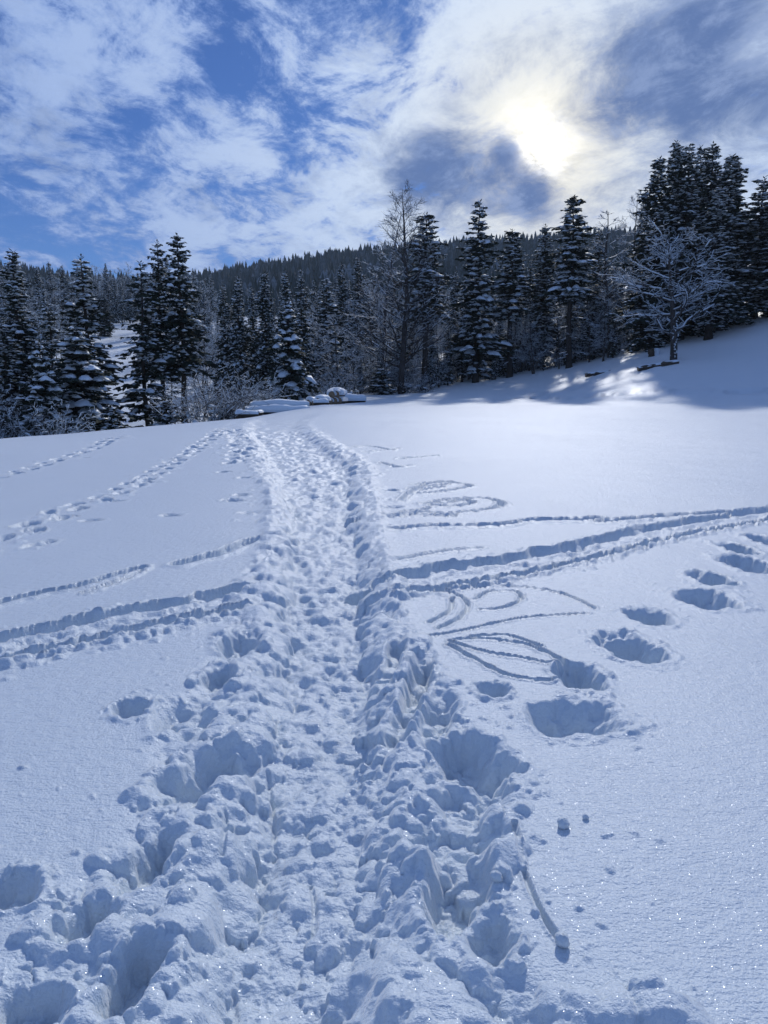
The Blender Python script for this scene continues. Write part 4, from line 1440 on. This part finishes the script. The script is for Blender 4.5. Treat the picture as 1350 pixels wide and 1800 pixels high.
GP = 'logs of the snowed in pile'
put_log(490, 0, 41.6, -0.18, 0.05, 3.3, 0.20, 'long front log of the snowy pile, deep under snow', GP, cap=0.9, capw=1.5, seed=1)
put_log(487, 0, 42.1, -0.14, 0.05, 3.4, 0.21, 'second log of the snowy pile behind the front one', GP, cap=0.8, capw=1.4, seed=2)
put_log(489, 0, 42.6, -0.14, 0.04, 3.2, 0.20, 'rear bottom log of the snowy pile', GP, cap=0.6, seed=3)
put_log(492, 0, 42.0, 0.13, 0.05, 3.1, 0.18, 'upper log resting on the snowy pile', GP, cap=0.9, capw=1.35, seed=4)
put_log(433, 0, 40.2, 0.0, 0.10, 1.15, 0.15, 'short dark log lying before the near end of the pile', None, cap=1.0, capw=1.25, seed=5)
put_log(455, 0, 40.4, 0.02, 1.35, 0.5, 0.12, 'stub of wood standing out at the near end of the pile', None, cap=0.6, seed=6)
put_log(566, 0, 46.8, -0.10, 1.15, 1.2, 0.25, 'fat round log with its dark sawn end facing the path', None, cap=0.75, capw=1.2, seed=7)
put_log(550, 0, 46.4, -0.05, 0.9, 0.8, 0.20, 'rounded snow capped log left of the fat log', None, cap=0.9, capw=1.25, seed=8)
put_log(563, 0, 45.2, -0.12, 0.35, 0.9, 0.18, 'half buried log end poking from the snow at the path', None, cap=0.8, seed=9)
for k, (px, dz, lab) in enumerate(((584, 0.0, 'bottom left log of the far timber stack'), (592, 0.0, 'bottom middle log of the far timber stack'), (600, 0.0, 'bottom right log of the far timber stack'),
                                   (588, 0.42, 'upper left log of the far timber stack'), (596, 0.42, 'upper right log of the far timber stack'))):
    put_log(px, 0, 52.5, dz, 1.45, 2.0, 0.23, lab, 'logs of the far timber stack', cap=0.9 if dz else 0.25, capw=1.3, seed=20 + k)
put_log(620, 0, 55, -0.05, 0.25, 1.8, 0.24, 'snow buried log right of the far timber stack', None, cap=1.0, capw=1.3, seed=30)
put_log(1155, 0, 64.4, -0.20, 0.16, 3.4, 0.20, 'long dark fallen log below the orchard tree', None, cap=0.22, capw=0.75, tilt=0.16, seed=31, knob=0.14)
put_log(1052, 0, 68.5, -0.14, 0.12, 2.4, 0.18, 'shorter fallen log left of the orchard tree', None, cap=0.25, capw=0.8, tilt=0.10, seed=32, knob=0.14)
put_log(1136, 0, 71.0, 0.25, 0.0, 0.75, 0.33, 'snow topped stump left behind the orchard tree', None, cap=0.9, tilt=-1.45, seed=33, name='tree_stump', cat='stump')

# ------------------------------------------------------------------ loose snow clods one can pick out
def snow_clod(px, py, rad, label, seed):
    g = np.random.default_rng(seed)
    x, y, _ = ground_pix(px, py)
    n, k = 9, 14
    ph = np.linspace(0.04, math.pi - 0.04, n)
    az = np.arange(k) * 2 * math.pi / k
    rr = rad * (1 + 0.16 * g.normal(0, 1, (n, k)))
    rr = (rr + np.roll(rr, 1, 1) + np.roll(rr, -1, 1)) / 3
    v = np.stack([rr * np.sin(ph)[:, None] * np.cos(az), rr * np.sin(ph)[:, None] * np.sin(az), rr * np.cos(ph)[:, None] * 0.9 + 0 * az], -1)
    i = np.arange(n * k).reshape(n, k)
    j = np.roll(i, -1, 1)
    G_ = Geo()
    G_.add(np.concatenate([v.reshape(-1, 3), [[0, 0, rad * .9], [0, 0, -rad * .9]]]), np.stack([i[:-1], i[1:], j[1:], j[:-1]], -1).reshape(-1, 4),
           np.concatenate([np.stack([np.full(k, n * k), i[0], j[0]], -1), np.stack([np.full(k, n * k + 1), j[-1], i[-1]], -1)]))
    o = link('snow_clod', G_.mesh('snow_clod', SNOW), None, (x, y, snow_z(x, y) + rad * 0.62))
    tag(o, label, 'snow clod', 'loose snow clods on the smooth crust')


snow_clod(990, 1455, 0.024, 'single round snow clod on the smooth crust right of the path', 1)
snow_clod(1029, 1440, 0.012, 'tiny snow clod just right of the round one', 2)
snow_clod(988, 1662, 0.022, 'snow clod at the lower end of the thin scratched line', 3)
snow_clod(872, 1555, 0.020, 'snow clod beside the deep boot hole near the path', 4)

# ------------------------------------------------------------------ the air between here and the hill
mh, nh = material('air')
vol = nh.node('ShaderNodeVolumePrincipled')
vol.inputs['Color'].default_value = (0.68, 0.84, 1.0, 1)
vol.inputs['Density'].default_value = 0.00021
vol.inputs['Anisotropy'].default_value = 0.1
oh = nh.node('ShaderNodeOutputMaterial')
nh.t.links.new(vol.outputs[0], oh.inputs['Volume'])
zlo, zhi = float(allv[:, 2].min()) - 1.5, float(allv[:, 2].max()) + 40
hv = np.array([[sx * 1300, sy * 1300, z] for z in (zlo, zhi) for sx, sy in ((-1, -1), (1, -1), (1, 1), (-1, 1))], float)
hq = [[3, 2, 1, 0], [4, 5, 6, 7], [0, 1, 5, 4], [1, 2, 6, 5], [2, 3, 7, 6], [3, 0, 4, 7]]
haze = link('haze', mesh_np('haze', hv, hq, None, [mh], False))
haze['kind'] = 'stuff'
haze['label'] = 'thin pale winter haze in the air'
